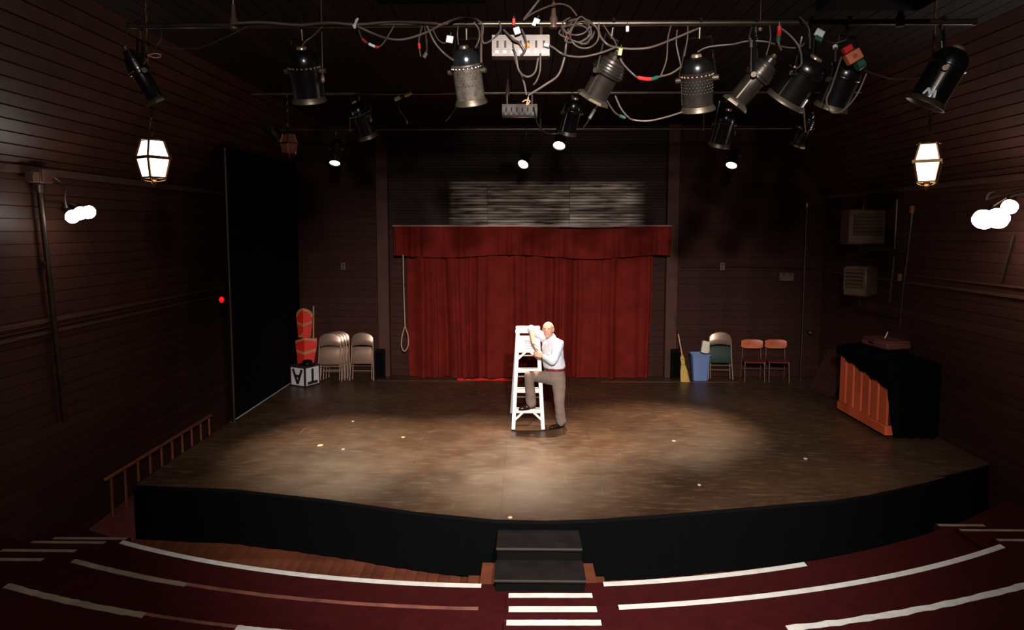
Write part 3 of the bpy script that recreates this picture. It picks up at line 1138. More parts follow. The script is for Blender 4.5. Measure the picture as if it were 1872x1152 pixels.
# ------------------------------------------------------------------ lighting pipes
def batten(y, z, x0, x1, label, drops, r=.024):
    t = thing('lighting_pipe', label, 'pipe', ((x0 + x1) / 2, y, z), 'overhead lighting pipes')
    G().cyl((x0, y, z), (x1, y, z), r, n=16).build('tube', 'metal', t)
    for s, xx in ((-1, x0), (1, x1)):
        G().cyl((xx - .02 * (s < 0), y, z), (xx + .02 * (s > 0), y, z), r * 1.25).build('end_cap', 'pipe_dark', t)
    for xx in drops:
        G().cyl((xx, y, z + r), (xx, y, min(ZC, ZM + xx - XL, ZM + XR - xx) - .02), .009, n=8).build('drop_rod', 'metal', t)
        G().lathe((xx, y, z - r - .01), V((0, 0, 1)), [(0, .034), (.075, .034), (.1, .022), (.2, .014)], 12).build('hanger', 'heater', t)
    return t


Y1, Z1 = 5.7, PD(936, 44, 5.7).z
Y2, Z2 = 9.0, PD(936, 170, 9.0).z
Y3, Z3 = 12.0, PD(936, 236, 12.0).z
batten(Y1, Z1, PD(238, 43, Y1).x, PD(1778, 47, Y1).x, 'front overhead pipe carrying the large stage lights and tangled cables', [PD(427, 30, Y1).x, PD(1012, 30, Y1).x, PD(1646, 30, Y1).x])
batten(Y2, Z2, -3.5, 4.3, 'middle overhead pipe behind the front row of stage lights', [-2.6, -.2, 2.9], .02)
batten(Y3, Z3, -4.2, 4.6, 'rear overhead pipe above the curtain carrying the small lit lamps', [-3.0, 0.3, 3.1], .02)
# thin brace rods
for i, (a, b, lb) in enumerate((((590, 0), (590, 140), 'thin vertical rod beside the left black dome light'), ((1393, 0), (1390, 46), 'thin vertical rod above the tilted silver light'), ((680, 88), (678, 216), 'thin vertical rod between the front and middle pipes'))):
    d = (5.75, 5.75, 8.9)[i]
    pa, pb2 = PD(a[0], a[1], d), PD(b[0], b[1], d)
    pa.z = ZC - .02
    t = thing('brace_rod', lb, 'rod', pb2)
    G().cyl((pb2.x, pb2.y, pb2.z), (pb2.x, pb2.y, pa.z), .006, n=8).build('rod', 'pipe_dark', t)
    G().lathe(V((pb2.x, pb2.y, pb2.z - .05)), V((0, 0, 1)), [(0, .012), (.02, .02), (.05, .016), (.07, .007)], 8).build('weight', 'heater', t)


# ------------------------------------------------------------------ stage lights
def fixture(label, top, bot, d, dy, R, pipe, finish='fix_black', dome='fix_black', beads=True, lit=None, name='stage_light', kind='dome', extra=0, rimmat='rim'):
    A = PD(top[0], top[1], d)
    B = PD(bot[0], bot[1], d + dy)
    ax = B - A
    L = ax.length
    u = ax.normalized()
    t = thing(name, label, 'stage light', A + ax * .5, 'stage lights')
    if kind == 'dome':
        prof = [(L * .02, R * .30)] + [(L * .02 + L * .26 * (1 - math.cos(q)), R * (.30 + .70 * math.sin(q))) for q in [math.pi / 2 * k / 8 for k in range(1, 9)]]
        G().lathe(A, u, prof + [(L * .34, R)], 26, capb=True).build('dome', dome, t, angle=50)
        G().lathe(A - u * L * .03, u, [(0, R * .28), (L * .02, R * .33), (L * .06, R * .34)], 16).build('socket_cap', 'rim' if dome != 'fix_black' else 'bead', t)
        G().lathe(A + u * L * .285, u, [(0, R * 1.0), (.006, R * 1.04), (.018, R * 1.04), (.024, R)], 26).build('band', finish, t)
        body0 = .31
    else:
        prof = [(0, R * .42), (L * .02, R * .5), (L * .10, R * .52), (L * .12, R * .78), (L * .3, R * 1.0), (L * .42, R * 1.0), (L * .44, R * .92)]
        G().lathe(A, u, prof, 26).build('dome', dome, t, angle=35)
        for k in range(4):
            G().lathe(A + u * L * (.17 + .06 * k), u, [(0, R * (.84 + .06 * k)), (.004, R * (.93 + .05 * k)), (.01, R * (.93 + .05 * k)), (.014, R * (.84 + .06 * k))], 24).build('cooling_fin', finish, t)
        G().lathe(A - u * L * .07, u, [(0, R * .2), (L * .05, R * .24), (L * .08, R * .3)], 14).build('socket_cap', 'rim', t)
        body0 = .42
    x, y, z = frame_from_axis(u)
    if beads:
        g = G()
        for k in range(22):
            an = 2 * math.pi * k / 22
            g.ball(A + u * L * .345 + (x * math.cos(an) + y * math.sin(an)) * R * 1.0, .009, n=6, m=4)
        g.build('vent_ring', 'bead', t)
    br = .97 if kind == 'dome' else .80
    G().lathe(A + u * L * body0, u, [(0, R * br), (L * (.90 - body0), R * br), (L * (.91 - body0), R * br * .96)], 28).build('barrel', finish, t)
    # perforation rows and a seam on the barrel
    if beads:
        g = G()
        for r in range(5):
            for k in range(26):
                an = 2 * math.pi * (k + .5 * (r % 2)) / 26
                g.ball(A + u * L * (.43 + .055 * r) + (x * math.cos(an) + y * math.sin(an)) * (R * br - .001), .0038, n=5, m=3)
        o = g.build('vent_studs', 'fix_gray' if finish == 'fix_black' else 'fix_black', t)
        o['kind'] = 'stuff'
    G().beam(A + u * L * (body0 + .04) + x * R * br, A + u * L * .89 + x * R * br, .012, .012, y).build('seam_strip', rimmat, t)
    # flared colour frame holder
    G().lathe(A + u * L * .9, u, [(0, R * br), (L * .045, R * 1.06), (L * .08, R * 1.12), (L * .1, R * 1.13), (L * .1, R * 1.05), (L * .06, R * .92)], 8 if kind != 'dome' else 24, sides_rot=math.pi / 8, capa=True, capb=False).build('colour_frame', rimmat, t, angle=25)
    G().lathe(A + u * L * .955, u, [(0, R * .9), (.004, R * .95), (.008, R * .9)], 24).build('lens', 'lens_on' if lit else 'glass_dark', t)
    # yoke and clamp to the pipe
    if pipe:
        py, pz = pipe
        piv = A + u * L * .42
        side = V((0, 0, 1)).cross(u)
        side = side.normalized() if side.length > .2 else V((1, 0, 0))
        if abs(side.x) < abs(side.y):
            pass
        hang = V((piv.x + extra, py, pz))
        up2 = (hang - piv)
        upl = max(up2.length - .11, .08)
        up2 = up2.normalized()
        a1, a2 = piv + side * (R + .022), piv - side * (R + .022)
        side2 = (side - up2 * side.dot(up2)).normalized()
        b1 = piv + up2 * upl + side2 * (R * .75)
        b2 = piv + up2 * upl - side2 * (R * .75)
        G().tube([a1, a1 + (b1 - a1) * .7, b1, b2, a2 + (b2 - a2) * .7, a2], .011, 6).build('yoke', 'fix_black', t, angle=30)
        for s, q in ((1, a1), (-1, a2)):
            G().cyl(q - side * s * .025, q + side * s * .022, .022, n=10).build('knob', 'rim', t)
        top_ = piv + up2 * upl
        G().cyl(top_ - up2 * .01, hang - up2 * .035, .014, n=10).build('clamp_bolt', 'metal', t)
        hk = []
        for k in range(9):
            an = math.radians(-80 + k * 32)
            hk.append(hang + V((0, math.cos(an) * .038, math.sin(an) * .038)))
        G().tube(hk, .013, 8).build('clamp', 'pipe_dark', t)
    if lit:
        w, tgt, size = lit
        lo = spot('lamp_beam', B + u * .03, tgt, w, size, 1.0, (1, .77, .52), .05)
    return t


p1 = (Y1, Z1)
fixture('black stage light at the far left end of the front pipe, tilted inwards', (232, 92), (288, 188), 5.75, .15, .085, p1, 'fix_black', 'fix_black', kind='leko', beads=False, extra=.08)
fixture('upright black dome stage light, left of the silver-domed one', (551, 88), (566, 186), 5.7, .16, .128, p1, 'fix_black', 'fix_black')
fixture('upright stage light with shiny silver dome and dusty perforated barrel', (848, 86), (862, 190), 5.7, .16, .122, p1, 'fix_dusty', 'fix_chrome')
fixture('brown-grey stage light with round ribbed housing tilted down to the left, beside the cable coil', (1128, 100), (1083, 182), 5.65, .14, .13, p1, 'fix_gray', 'fix_gray', kind='leko', beads=False, extra=.05)
fixture('upright dark perforated stage light with a pale front rim', (1273, 102), (1276, 202), 5.7, .14, .128, p1, 'fix_gray', 'fix_black')
fixture('long silver-grey stage light tilted steeply down to the left', (1412, 106), (1342, 192), 5.6, .12, .105, p1, 'fix_gray', 'fix_gray', kind='leko', beads=False, extra=.0)
fixture('wide black dome stage light tilted to the left, behind the hanging cord', (1492, 106), (1434, 186), 5.75, .18, .16, p1, 'fix_black', 'fix_black', beads=False)
fixture('black tube stage light beneath the orange plug box', (1556, 112), (1518, 198), 5.7, .16, .125, p1, 'fix_black', 'fix_black', beads=False, kind='dome')
f9 = fixture('big black stage light with white letter M at the right pipe end', (1752, 88), (1690, 192), 5.6, .10, .14, p1, 'fix_black', 'fix_black', beads=False)
# the painted letter M on the last light
A, B = PD(1752, 88, 5.6), PD(1690, 192, 5.7)
u = (B - A).normalized()
cpt = A + (B - A) * .83
toc = (CAMP - cpt)
toc = (toc - u * toc.dot(u)).normalized()
sd = u.cross(toc).normalized()
o0 = cpt + toc * .139 + sd * .01


def mp2(a, b):
    return o0 - sd * a * -1 + u * b


g = G()
lw, lh = .085, .055
if sd.x < 0:
    sgn = -1
else:
    sgn = 1
M_pts = [(-.5, .5), (-.3, -.5), (0, .25), (.3, -.5), (.5, .5)]
for (a, b), (c2, d2) in zip(M_pts, M_pts[1:]):
    p_, q_ = o0 + sd * sgn * a * lw + u * b * lh, o0 + sd * sgn * c2 * lw + u * d2 * lh
    g.beam(p_, q_, .016, .008, toc)
g.build('letter', 'white_tape', f9)

p2, p3 = (Y2, Z2), (Y3, Z3)
fixture('dim black stage light on the middle pipe, below the thin rod', (648, 186), (674, 252), 9.0, .18, .125, p2, 'fix_black', 'fix_black')
fixture('black stage light on the middle pipe beside a lit lamp', (1052, 180), (1036, 244), 9.0, .2, .12, p2, 'fix_black', 'fix_black', beads=False)
fixture('black stage light on the middle pipe below the pale-rimmed light', (1332, 200), (1313, 266), 9.0, .2, .13, p2, 'fix_black', 'fix_black', beads=False)
fixture('small black stage light with a bright edge hanging from a tan cord', (1484, 208), (1457, 266), 9.0, .2, .1, p2, 'fix_black', 'fix_black', beads=False, kind='leko')
fixture('dark narrow stage light high beside the unlit lantern', (476, 218), (512, 254), 11.9, .25, .1, (Y3, Z3), 'fix_gray', 'fix_black', beads=False, kind='leko')
# lit back lights (aimed back down at the stage floor)
WL = 1900
fixture('lit back light above the folding chairs, leftmost of the lit lamps', (617, 254), (612, 299), 12.1, -.22, .088, p3, 'fix_gray', 'fix_black', beads=False, lit=(WL * .8, (-2.6, 9.7, 0), 42))
fixture('lit back light with the brightest lens, right of the ladder top', (1030, 226), (1022, 267), 11.6, -.30, .095, (Y3, Z3), 'fix_gray', 'fix_gray', beads=False, lit=(WL * 1.0, (.35, 9.4, 0), 44))
fixture('small lit back light high above the white ladder', (966, 282), (956, 301), 12.3, -.2, .09, p3, 'fix_black', 'fix_black', beads=False, lit=(WL * .9, (-.75, 9.6, 0), 44))
fixture('lit back light above the blue bin, rightmost of the lit lamps', (1345, 274), (1337, 303), 12.1, -.16, .09, p3, 'fix_black', 'fix_black', beads=False, lit=(WL * 1.0, (2.1, 10.6, 0), 46))


# ------------------------------------------------------------------ outlet boxes on the pipes
def outlet_box(c, w, h, dpt, n, label, hang):
    t = thing('outlet_box', label, 'outlet box', c - V((0, 0, h / 2)))
    G().box(c, (w, dpt, h)).build('case', 'box_metal', t, bevel=.006)
    G().box(c + V((0, -dpt / 2 - .003, 0)), (w * .98, .006, h * .97)).build('face_plate', 'box_metal', t)
    for i in range(n):
        xx = w * (-.5 + (i + .8) / (n + .6))
        G().box(c + V((xx, -dpt / 2 - .007, h * .06)), (w * .035, .006, h * .32)).build('outlet_slot', 'slot', t)
        G().box(c + V((xx - .004, -dpt / 2 - .007, -h * .3)), (w * .055, .006, h * .14)).build('number_tag', 'white_tape', t)
    for sx in (-1, 1):
        for sz in (-1, 1):
            G().cyl(c + V((sx * w * .46, -dpt / 2 - .004, sz * h * .42)), c + V((sx * w * .46, -dpt / 2 - .012, sz * h * .42)), .009, n=8).build('screw', 'rim', t)
    for sx in (-1, 1):
        G().beam(c + V((sx * w * .35, 0, h / 2)), V((c.x + sx * w * .35, hang[0], hang[1])), .02, .012).build('hanger_strap', 'pipe_dark', t)
    return t


ob = PD(952, 87, 5.68)
t = outlet_box(ob, .47, .17, .12, 7, 'grey metal outlet box with a row of sockets on the front pipe', (Y1, Z1 + .0))
G().ball(ob + V((.05, -.075, .0)), .02).build('pilot_light', mat('orange_pilot', (255, 120, 30), .4, emit=(1, .3, .05), estr=1.2), t)
ob2 = PD(950, 203, 9.0)
outlet_box(ob2, .46, .16, .12, 6, 'dim outlet box with red plugs on the middle pipe', (Y2, Z2))
# ------------------------------------------------------------------ cables


def c2(x, y):
    return (640 + x * .2865, y * .2865)


def c3(x, y):
    return (940 + x * .2865, y * .2865)


def c4(x, y):
    return (1300 + x * .3056, y * .3056)


def c1(x, y):
    return (200 + x * .2951, y * .2951)


cable_n = 0


def cable(pts, d=5.62, r=.0075, m='cable', label=None, tapes=(), dz=None):
    global cable_n
    ws_ = []
    n = len(pts)
    for i, p in enumerate(pts):
        dd = d[0] + (d[1] - d[0]) * i / (n - 1) if isinstance(d, tuple) else d
        dd += .02 * math.sin(i * 2.1 + cable_n)
        ws_.append(PD(p[0], p[1], dd))
    sp_ = smooth_path(ws_, 6)
    base = min(sp_, key=lambda q: q.z)
    t = thing('cable', label, 'cable', base, 'lighting cables')
    G().tube(sp_, r, 7).build('cord', m, t)
    for (f0, f1, mm) in tapes:
        i0, i1 = int(f0 * (len(sp_) - 1)), max(int(f1 * (len(sp_) - 1)), int(f0 * (len(sp_) - 1)) + 1)
        G().tube(sp_[i0:i1 + 1], r * 1.9, 8).build('tape', mm, t)
    cable_n += 1
    return t


C = cable
C([(240, 44), (233, 58), (231, 80), (238, 100), (240, 108)], 5.66, .005, 'cable_dark', 'thin dark cable looping beside the far left stage light')
C([(291, 46), (296, 66), (287, 84), (276, 100), (262, 118)], 5.66, .004, 'cable_dark', 'thin wire from the pipe to the far left light')
C([(271, 101), (282, 98), (293, 100), (291, 105), (280, 105), (271, 101)], 5.64, .005, 'rope', 'small pale wire loop next to the far left light')
C([(454, 48), (406, 71), (365, 87), (318, 88), (285, 80)], 5.66, .004, 'cable_dark', 'long sagging thin cable from the pipe towards the far left light')
C([(425, 43), (480, 41), (545, 46), (600, 42), (655, 45), (720, 40), (800, 43)], 5.655, .012, 'cable', 'thick cable strapped along the left half of the front pipe')
C([(590, 48), (572, 66), (558, 76), (551, 88)], 5.68, .006, 'cable', 'short cable from pipe to the left black dome light')
C([c2(50, 170), c2(150, 215), c2(250, 248), c2(350, 250), c2(480, 210), c2(600, 150), c2(700, 112), c2(770, 108), c2(830, 140), c2(848, 180), c2(838, 270), c2(836, 400)], 5.6, .009, 'cable', 'thick cable sagging from the white ribbon and rising over the silver-domed light')
C([c2(55, 190), c2(80, 250), c2(130, 285), c2(180, 300), c2(220, 265), c2(280, 165)], 5.6, .006, 'cable', 'cable with red connectors sagging below the white ribbon', [(.2, .32, 'red_tape'), (.38, .5, 'white_tape'), (.52, .62, 'red_tape')])
C([c2(460, 165), c2(440, 250), c2(442, 300), c2(450, 360)], 5.62, .006, 'cable', 'short drop cable with red tape left of the silver-domed light', [(.55, .75, 'red_tape')])
C([c2(475, 165), c2(488, 260), c2(488, 330), c2(470, 370)], 5.63, .008, 'cable_dark', 'drop cable with a dark plug left of the silver-domed light', [(.75, 1., 'cable')])
C([c2(490, 165), c2(540, 270), c2(600, 340), c2(660, 385)], 5.62, .008, 'cable', 'cable running diagonally to the rim of the silver dome')
C([c2(530, 190), c2(560, 250), c2(600, 275), c2(635, 255)], 5.62, .005, 'cable', 'thin cable ending at a square white tag', [])
C([c2(690, 165), c2(685, 220), c2(692, 285)], 5.62, .005, 'cable', 'thin wire up the side of the silver dome yoke')
C([c2(790, 140), c2(822, 190), c2(824, 250), c2(800, 305)], 5.6, .007, 'cable', 'looped lead of the silver-domed light')
C([c2(842, 150), c2(842, 240), c2(855, 275), c2(905, 255), c2(960, 190), c2(950, 135)], 5.6, .008, 'cable', 'cable slung between silver-domed light and outlet box')
C([c2(980, 190), c2(1040, 250), c2(1080, 275), c2(1110, 320)], 5.58, .009, 'cable', 'cable crossing the top edge of the outlet box')
C([c2(1095, 185), c2(1120, 250), c2(1122, 310), c2(1090, 355)], 5.57, .008, 'cable', 'cable curling across the middle of the outlet box')
C([c2(1040, 300), c2(1060, 360), c2(1078, 450), c2(1130, 490), c2(1180, 460), c2(1200, 370)], 5.58, .008, 'cable', 'cable loop hanging just below the outlet box')
C([c2(1048, 360), c2(1080, 460), c2(1108, 520), c2(1125, 605)], (5.58, 5.7), .008, 'cable', 'cable dropping from the outlet box to the yarn tie')
C([c2(1215, 340), c2(1212, 450), c2(1190, 515), c2(1170, 540)], 5.58, .007, 'cable', 'short cable dropping from the right end of the outlet box')
C([c2(1240, 285), c2(1290, 300), c3(300, 340), c3(350, 357), c3(440, 362), c3(560, 335), c3(650, 300)], 5.58, .008, 'cable', 'cable with white plug running from the outlet box to the coil', [(0, .12, 'white_tape')])
C([c3(95, 605), c3(200, 540), c3(280, 480), c3(318, 380), c3(330, 300), c3(335, 220), c3(300, 170)], 5.6, .009, 'cable', 'thick cable rising from the yarn tie to the coil', [(.78, .86, 'red_tape')])
C([c3(55, 650), c3(72, 640), c3(100, 645), c3(80, 668), c3(95, 605)], 5.68, .006, 'rope', 'pale yarn tie where two cables meet below the outlet box')
C([c3(400, 100), c3(350, 42), c3(280, 25), c3(200, 48), c3(110, 90), c3(60, 130)], 5.62, .007, 'cable', 'cable arching above the front pipe by the drop rod')
C([c3(190, -40), c3(120, 50), c3(60, 125)], 5.7, .010, 'cable', 'straight taut cable slanting up from the front pipe')
# the coil: one long cable wound in loops
pts = []
random.seed(11)
for k in range(6):
    cx_, cy_ = 415 + random.uniform(-35, 35), 190 + random.uniform(-25, 35)
    rx_, ry_ = random.uniform(65, 105), random.uniform(55, 105)
    for j in range(9):
        an = 2 * math.pi * j / 9 + k
        pts.append(c3(cx_ + rx_ * math.cos(an), cy_ + ry_ * math.sin(an)))
C(pts, (5.64, 5.54), .007, 'cable', 'tangled coil of cable hung over the front pipe')
C([c3(540, 150), c3(545, 220), c3(590, 280), c3(650, 302), c3(750, 312), c3(870, 302), c3(1000, 255), c3(1130, 200), c3(1180, 180)], 5.6, .009, 'cable', 'thick cable slung from the coil to the dark perforated light')
C([c3(570, 160), c3(610, 220), c3(640, 260), c3(655, 300)], 5.62, .006, 'cable', 'short cable from the pipe to the ribbed brown-grey light')
C([c3(1000, 165), c3(980, 250), c3(972, 380), c3(935, 485)], 5.6, .006, 'cable', 'thin cable dropping from the pipe to the red and green taped joint')
C([c3(655, 320), c3(690, 400), c3(760, 475), c3(800, 497), c3(870, 505), c3(925, 490), c3(1000, 470), c3(1060, 430)], 5.6, .008, 'cable', 'sagging cable with red and green taped joint beside the ribbed light', [(.42, .58, 'red_tape'), (.59, .70, 'green_tape')])
C([c3(1040, 190), c3(1035, 280), c3(1055, 380), c3(1065, 430)], 5.62, .006, 'cable', 'cable down the left side of the dark perforated light')
C([c3(1108, 165), c3(1105, 250), c3(1085, 360)], 5.6, .006, 'cable', 'short cable in front of the perforated light yoke')
C([c3(1170, 332), c3(1240, 300), c3(1390, 283), c4(130, 266), c4(220, 246), c4(330, 250), c4(430, 280), c4(520, 285), c4(560, 258)], 5.62, .007, 'cable', 'long cable from the perforated light to the wide black light')
C([c3(645, 612), c3(680, 690), c3(725, 745), c3(760, 765), c3(850, 772), c3(960, 750), c3(1090, 710)], (5.75, 5.8), .007, 'cable', 'pale cable sagging below the ribbed light to the perforated light')
C([c3(590, 640), c3(640, 715), c3(690, 745), c3(725, 750)], 5.78, .007, 'cable_dark', 'short dark cable with green tape under the ribbed light', [(.6, .85, 'green_tape')])
C([c3(545, 660), c3(520, 690), c3(490, 740), c3(460, 790), c3(440, 815)], 8.7, .010, 'cable', 'cable with pale blue tape above the brightest lit lamp', [(.3, .6, 'white_tape'), (.02, .12, 'red_tape')])
C([c4(350, 150), c4(355, 230), c4(330, 330)], 5.6, .006, 'cable', 'short cable beside the tilted silver-grey light')
C([c4(245, 160), c4(228, 220), c4(240, 262), c4(238, 430)], 5.58, .006, 'cable_dark', 'dark cable hanging in front of the silver-grey light', [(.45, .75, 'cable')])
C([c4(408, 130), c4(408, 190), c4(402, 250), c4(420, 300)], 5.56, .009, 'cable', 'red and green taped lead at the silver-grey light socket', [(.2, .5, 'red_tape'), (.52, .72, 'green_tape')])
C([c4(420, 170), c4(480, 220), c4(530, 290), c4(540, 380), c4(510, 410)], 5.58, .008, 'cable', 'cable curving down to the wide black light')
C([c4(530, 100), c4(585, 170), c4(592, 290)], 5.6, .008, 'cable_dark', 'dark cable over the wide black light')
C([c4(500, 400), c4(520, 440), c4(545, 560), c4(565, 790)], (5.42, 8.8), .008, 'rope', 'tan cord dropping from the wide black light to the small light behind')
C([c4(780, 340), c4(720, 520), c4(690, 600), c4(720, 670), c4(790, 660), c4(870, 570), c4(930, 440)], 5.5, .007, 'cable', 'big cable loop hanging round the black tube light')
C([c4(915, 420), c4(1000, 450), c4(1100, 475), c4(1250, 468)], 5.58, .007, 'cable_dark', 'thin cable from the green plug towards the letter M light')
C([c4(690, 245), c4(740, 258), c4(810, 238)], 5.6, .006, 'cable_dark', 'short cable beside the white and green tag')
C([c4(740, 275), c4(745, 300), c4(742, 370)], 5.6, .01, 'cable_dark', 'short drop lead with pale plug left of the red plug', [(0, .35, 'white_tape')])
C([c2(290, 635), c2(320, 620), c2(360, 605), c2(390, 590)], 8.9, .014, 'cable_dark', 'cable with white plug on the middle pipe', [(0, .35, 'white_tape'), (.6, 1., 'yellow_tape')])
C([c2(300, 650), c2(320, 710), c2(355, 755), c2(365, 790)], 8.9, .007, 'cable_dark', 'thin cable hanging from the white plug on the middle pipe', [(.8, 1., 'cable')])
C([c3(125, 680), c3(150, 790), c3(200, 845), c3(250, 855), c3(310, 845)], 8.9, .007, 'cable_dark', 'dim cable loop left of the brightest lit lamp')
C([c2(680, 680), c2(640, 740), c2(610, 775)], 8.9, .007, 'cable_dark', 'dim slanting cable behind the silver-domed light')


def tag_box(p, d, w, h, ang, m, label, name='tag', extra=None, thick=.02):
    c = PD(p[0], p[1], d)
    R = Matrix.Rotation(math.radians(ang), 3, 'Y')
    t = thing(name, label, name.replace('_', ' '), c)
    G().box(c, (w, thick, h), R).build('plate', m, t, bevel=.003)
    G().tube([c + R @ V((0, 0, h / 2)), c + R @ V((.0, .01, h / 2 + .03))], .004, 5).build('tie', 'cable', t)
    if extra:
        for (ox, oz, ew, eh, em) in extra:
            G().box(c + R @ V((ox, -.004, oz)), (ew, thick, eh), R).build('patch', em, t)
    return t


tag_box(c2(636, 252), 5.58, .055, .055, 10, 'white_tape', 'square white tag left of the silver dome')
tag_box(c2(1065, 197), 5.56, .05, .055, -18, 'white_tape', 'tilted white tag above the outlet box')
tag_box(c2(1190, 135), 5.64, .05, .04, 20, 'white_tape', 'white rag knotted on the pipe above the outlet box', extra=((-.01, -.03, .03, .03, 'white_tape'),))
tag_box(c2(1045, 145), 5.66, .025, .055, 0, 'red_tape', 'red tape band round the front pipe above the outlet box', name='tape_band', thick=.06)
tag_box(c3(722, 185), 5.64, .025, .045, 0, 'white_tape', 'small white tag under the pipe right of the cable coil')
tag_box(c3(676, 332), 5.52, .03, .055, 10, 'yellow_tape', 'small yellow tag on the ribbed brown-grey light')
tag_box(c4(648, 200), 5.58, .07, .06, 28, 'white_tape', 'white and green tag near the red plug', extra=((.012, -.04, .06, .035, 'green_tape'),))
pbx = thing('plug_box', 'orange plug box with red cap and green plug above the black tube light', 'plug box', PD(1557, 104, 5.5))
R = Matrix.Rotation(math.radians(-30), 3, 'Y')
pc = PD(c4(850, 340)[0], c4(850, 340)[1], 5.52)
G().box(pc, (.12, .06, .085), R).build('case', 'orange_box', pbx, bevel=.005)
G().box(pc + V((0, -.032, 0)), (.03, .006, .03), R).build('badge', 'rail', pbx)
pc2 = PD(c4(815, 295)[0], c4(815, 295)[1], 5.53)
G().box(pc2, (.075, .05, .05), R).build('cap', 'red_tape', pbx, bevel=.006)
pc3 = PD(c4(890, 388)[0], c4(890, 388)[1], 5.53)
G().cyl(pc3 - R @ V((.03, 0, 0)), pc3 + R @ V((.03, 0, 0)), .038).build('plug', 'green_tape', pbx)
G().tube([pc2, PD(c4(812, 230)[0], c4(812, 230)[1], 5.6), V((PD(c4(812, 200)[0], 60, Y1).x, Y1, Z1 - .02))], .011, 8).build('hanger', 'metal', pbx)
# white ribbon on the pipe
rb = [PD(654, 34, 5.66), PD(650, 42, 5.64), PD(648, 52, 5.65)]
t = thing('ribbon', 'white ribbon tied round the front pipe', 'ribbon', rb[2])
G().tube(rb, .010, 6).build('strand', 'white_tape', t)
G().tube([PD(645, 48, 5.64), PD(650, 42, 5.63), PD(651, 36, 5.65)], .007, 6).build('strand', 'white_tape', t)

# black hanging boxes above the front pipe
for (xa, xb, yb, d, lb) in ((1490, 1680, 21, 5.25, 'black box hung from the ceiling above the right end of the front pipe'), (690, 886, 9, 5.3, 'black box hung from the ceiling above the silver-domed light')):
    a, b = PD(xa, yb, d), PD(xb, yb, d)
    t = thing('hanging_box', lb, 'box', ((a.x + b.x) / 2, d, a.z))
    G().bb((a.x, d - .35, a.z), (b.x, d, ZC - .06)).build('case', 'black', t, bevel=.01)
    for xx in (a.x + .08, b.x - .08):
        G().bb((xx - .015, d - .2, ZC - .06), (xx + .015, d - .17, ZC - .012)).build('hanger', 'black', t)


# ------------------------------------------------------------------ folding chairs (folded flat, leaning)
def folding_chair(label, loc, rz=0, lean=-8, green=False, group=None):
    t = thing('folding_chair', label, 'chair', loc, group, rz=rz)
    Lm = Matrix.Rotation(math.radians(lean), 3, 'X')

    def T(p):
        return Lm @ V(p)
    w = .225
    # inverted U back frame and front legs
    path = [T((-w - .025, 0, .0)), T((-w, 0, .45)), T((-w + .005, 0, .80))]
    for k in range(7):
        an = math.pi - math.pi * k / 6
        path.append(T((math.cos(an) * (w - .005), 0, .83 + .15 * math.sin(an) ** .8)))
    path += [T((w - .005, 0, .80)), T((w, 0, .45)), T((w + .025, 0, 0))]
    G().tube(path, .013, 10).build('frame', 'chair_metal', t, world=False)
    # back panel: curved, domed top
    rings = []
    for i in range(13):
        xx = (-1 + 2 * i / 12) * (w - .008)
        an = xx / w
        top = .82 + .15 * math.sqrt(max(0, 1 - an * an * .93)) ** .8
        bot = .70 + .035 * (1 - an * an)
        y = -.025 * (1 - an * an)
        ring = []
        for z, yy in ((bot, y - .0), (bot + .01, y - .012), ((top + bot) / 2, y - .016), (top, y - .006), (top, y + .004), ((top + bot) / 2, y - .004), (bot + .01, y + .002)):
            ring.append(T((xx, yy, z)))
        rings.append(ring)
    G().loft(rings).build('backrest', 'chair_metal', t, world=False, angle=50)
    # seat panel folded up between the legs
    rings = []
    for i in range(11):
        xx = (-1 + 2 * i / 10)
        px_ = xx * (w - .022)
        c = (1 - abs(xx) ** 6) * .04
        ring = []
        for z, yy in ((.34, -.005), (.345, -.022), (.36, -.03), (.52, -.034), (.66 + c * .5, -.028), (.68 + c * .5, -.018), (.68 + c * .5, -.004)):
            ring.append(T((px_, yy - .006 * (1 - xx * xx), z)))
        rings.append(ring)
    G().loft(rings).build('seat', 'green_vinyl' if green else 'chair_metal', t, world=False, angle=50)
    # rear legs and cross bars
    for s in (-1, 1):
        G().tube([T((s * (w - .03), .03, .62)), T((s * (w - .03), .032, .3)), T((s * (w - .025), .035, .02))], .011, 8).build('leg', 'chair_metal', t, world=False)
        G().ball(T((s * (w + .025), 0, .01)), .018, (1, 1, .9), 8, 6).build('foot_cap', 'chair_metal', t, world=False)
    G().tube([T((-w - .01, .0, .30)), T((w + .01, .0, .30))], .008, 8).build('cross_bar', 'chair_metal', t, world=False)
    G().tube([T((-w + .03, .034, .20)), T((w - .03, .034, .20))], .008, 8).build('cross_bar', 'chair_metal', t, world=False)
    return t


for i, (px, yy, lb) in enumerate(((602, 13.70, 'tan folding chair, front one of the stack beside the red prop'), (608, 13.80, 'tan folding chair, second in the stack beside the red prop'), (613, 13.90, 'tan folding chair, third in the stack beside the red prop'), (618, 14.00, 'tan folding chair, rearmost of the stack beside the red prop'))):
    p = PD(px, 690, yy)
    folding_chair(lb, (p.x, yy, .006), .03, -9, group='folded metal chairs')
p = PD(661, 690, 13.8)
folding_chair('tan folding chair leaning alone between the stack and the column', (p.x, 13.8, .006), -.02, -9, group='folded metal chairs')
p = PD(1319, 682, 13.95)
folding_chair('folding chair with dark green seat beside the blue bin', (p.x, 14.0, .006), -.06, -9, True, 'folded metal chairs')


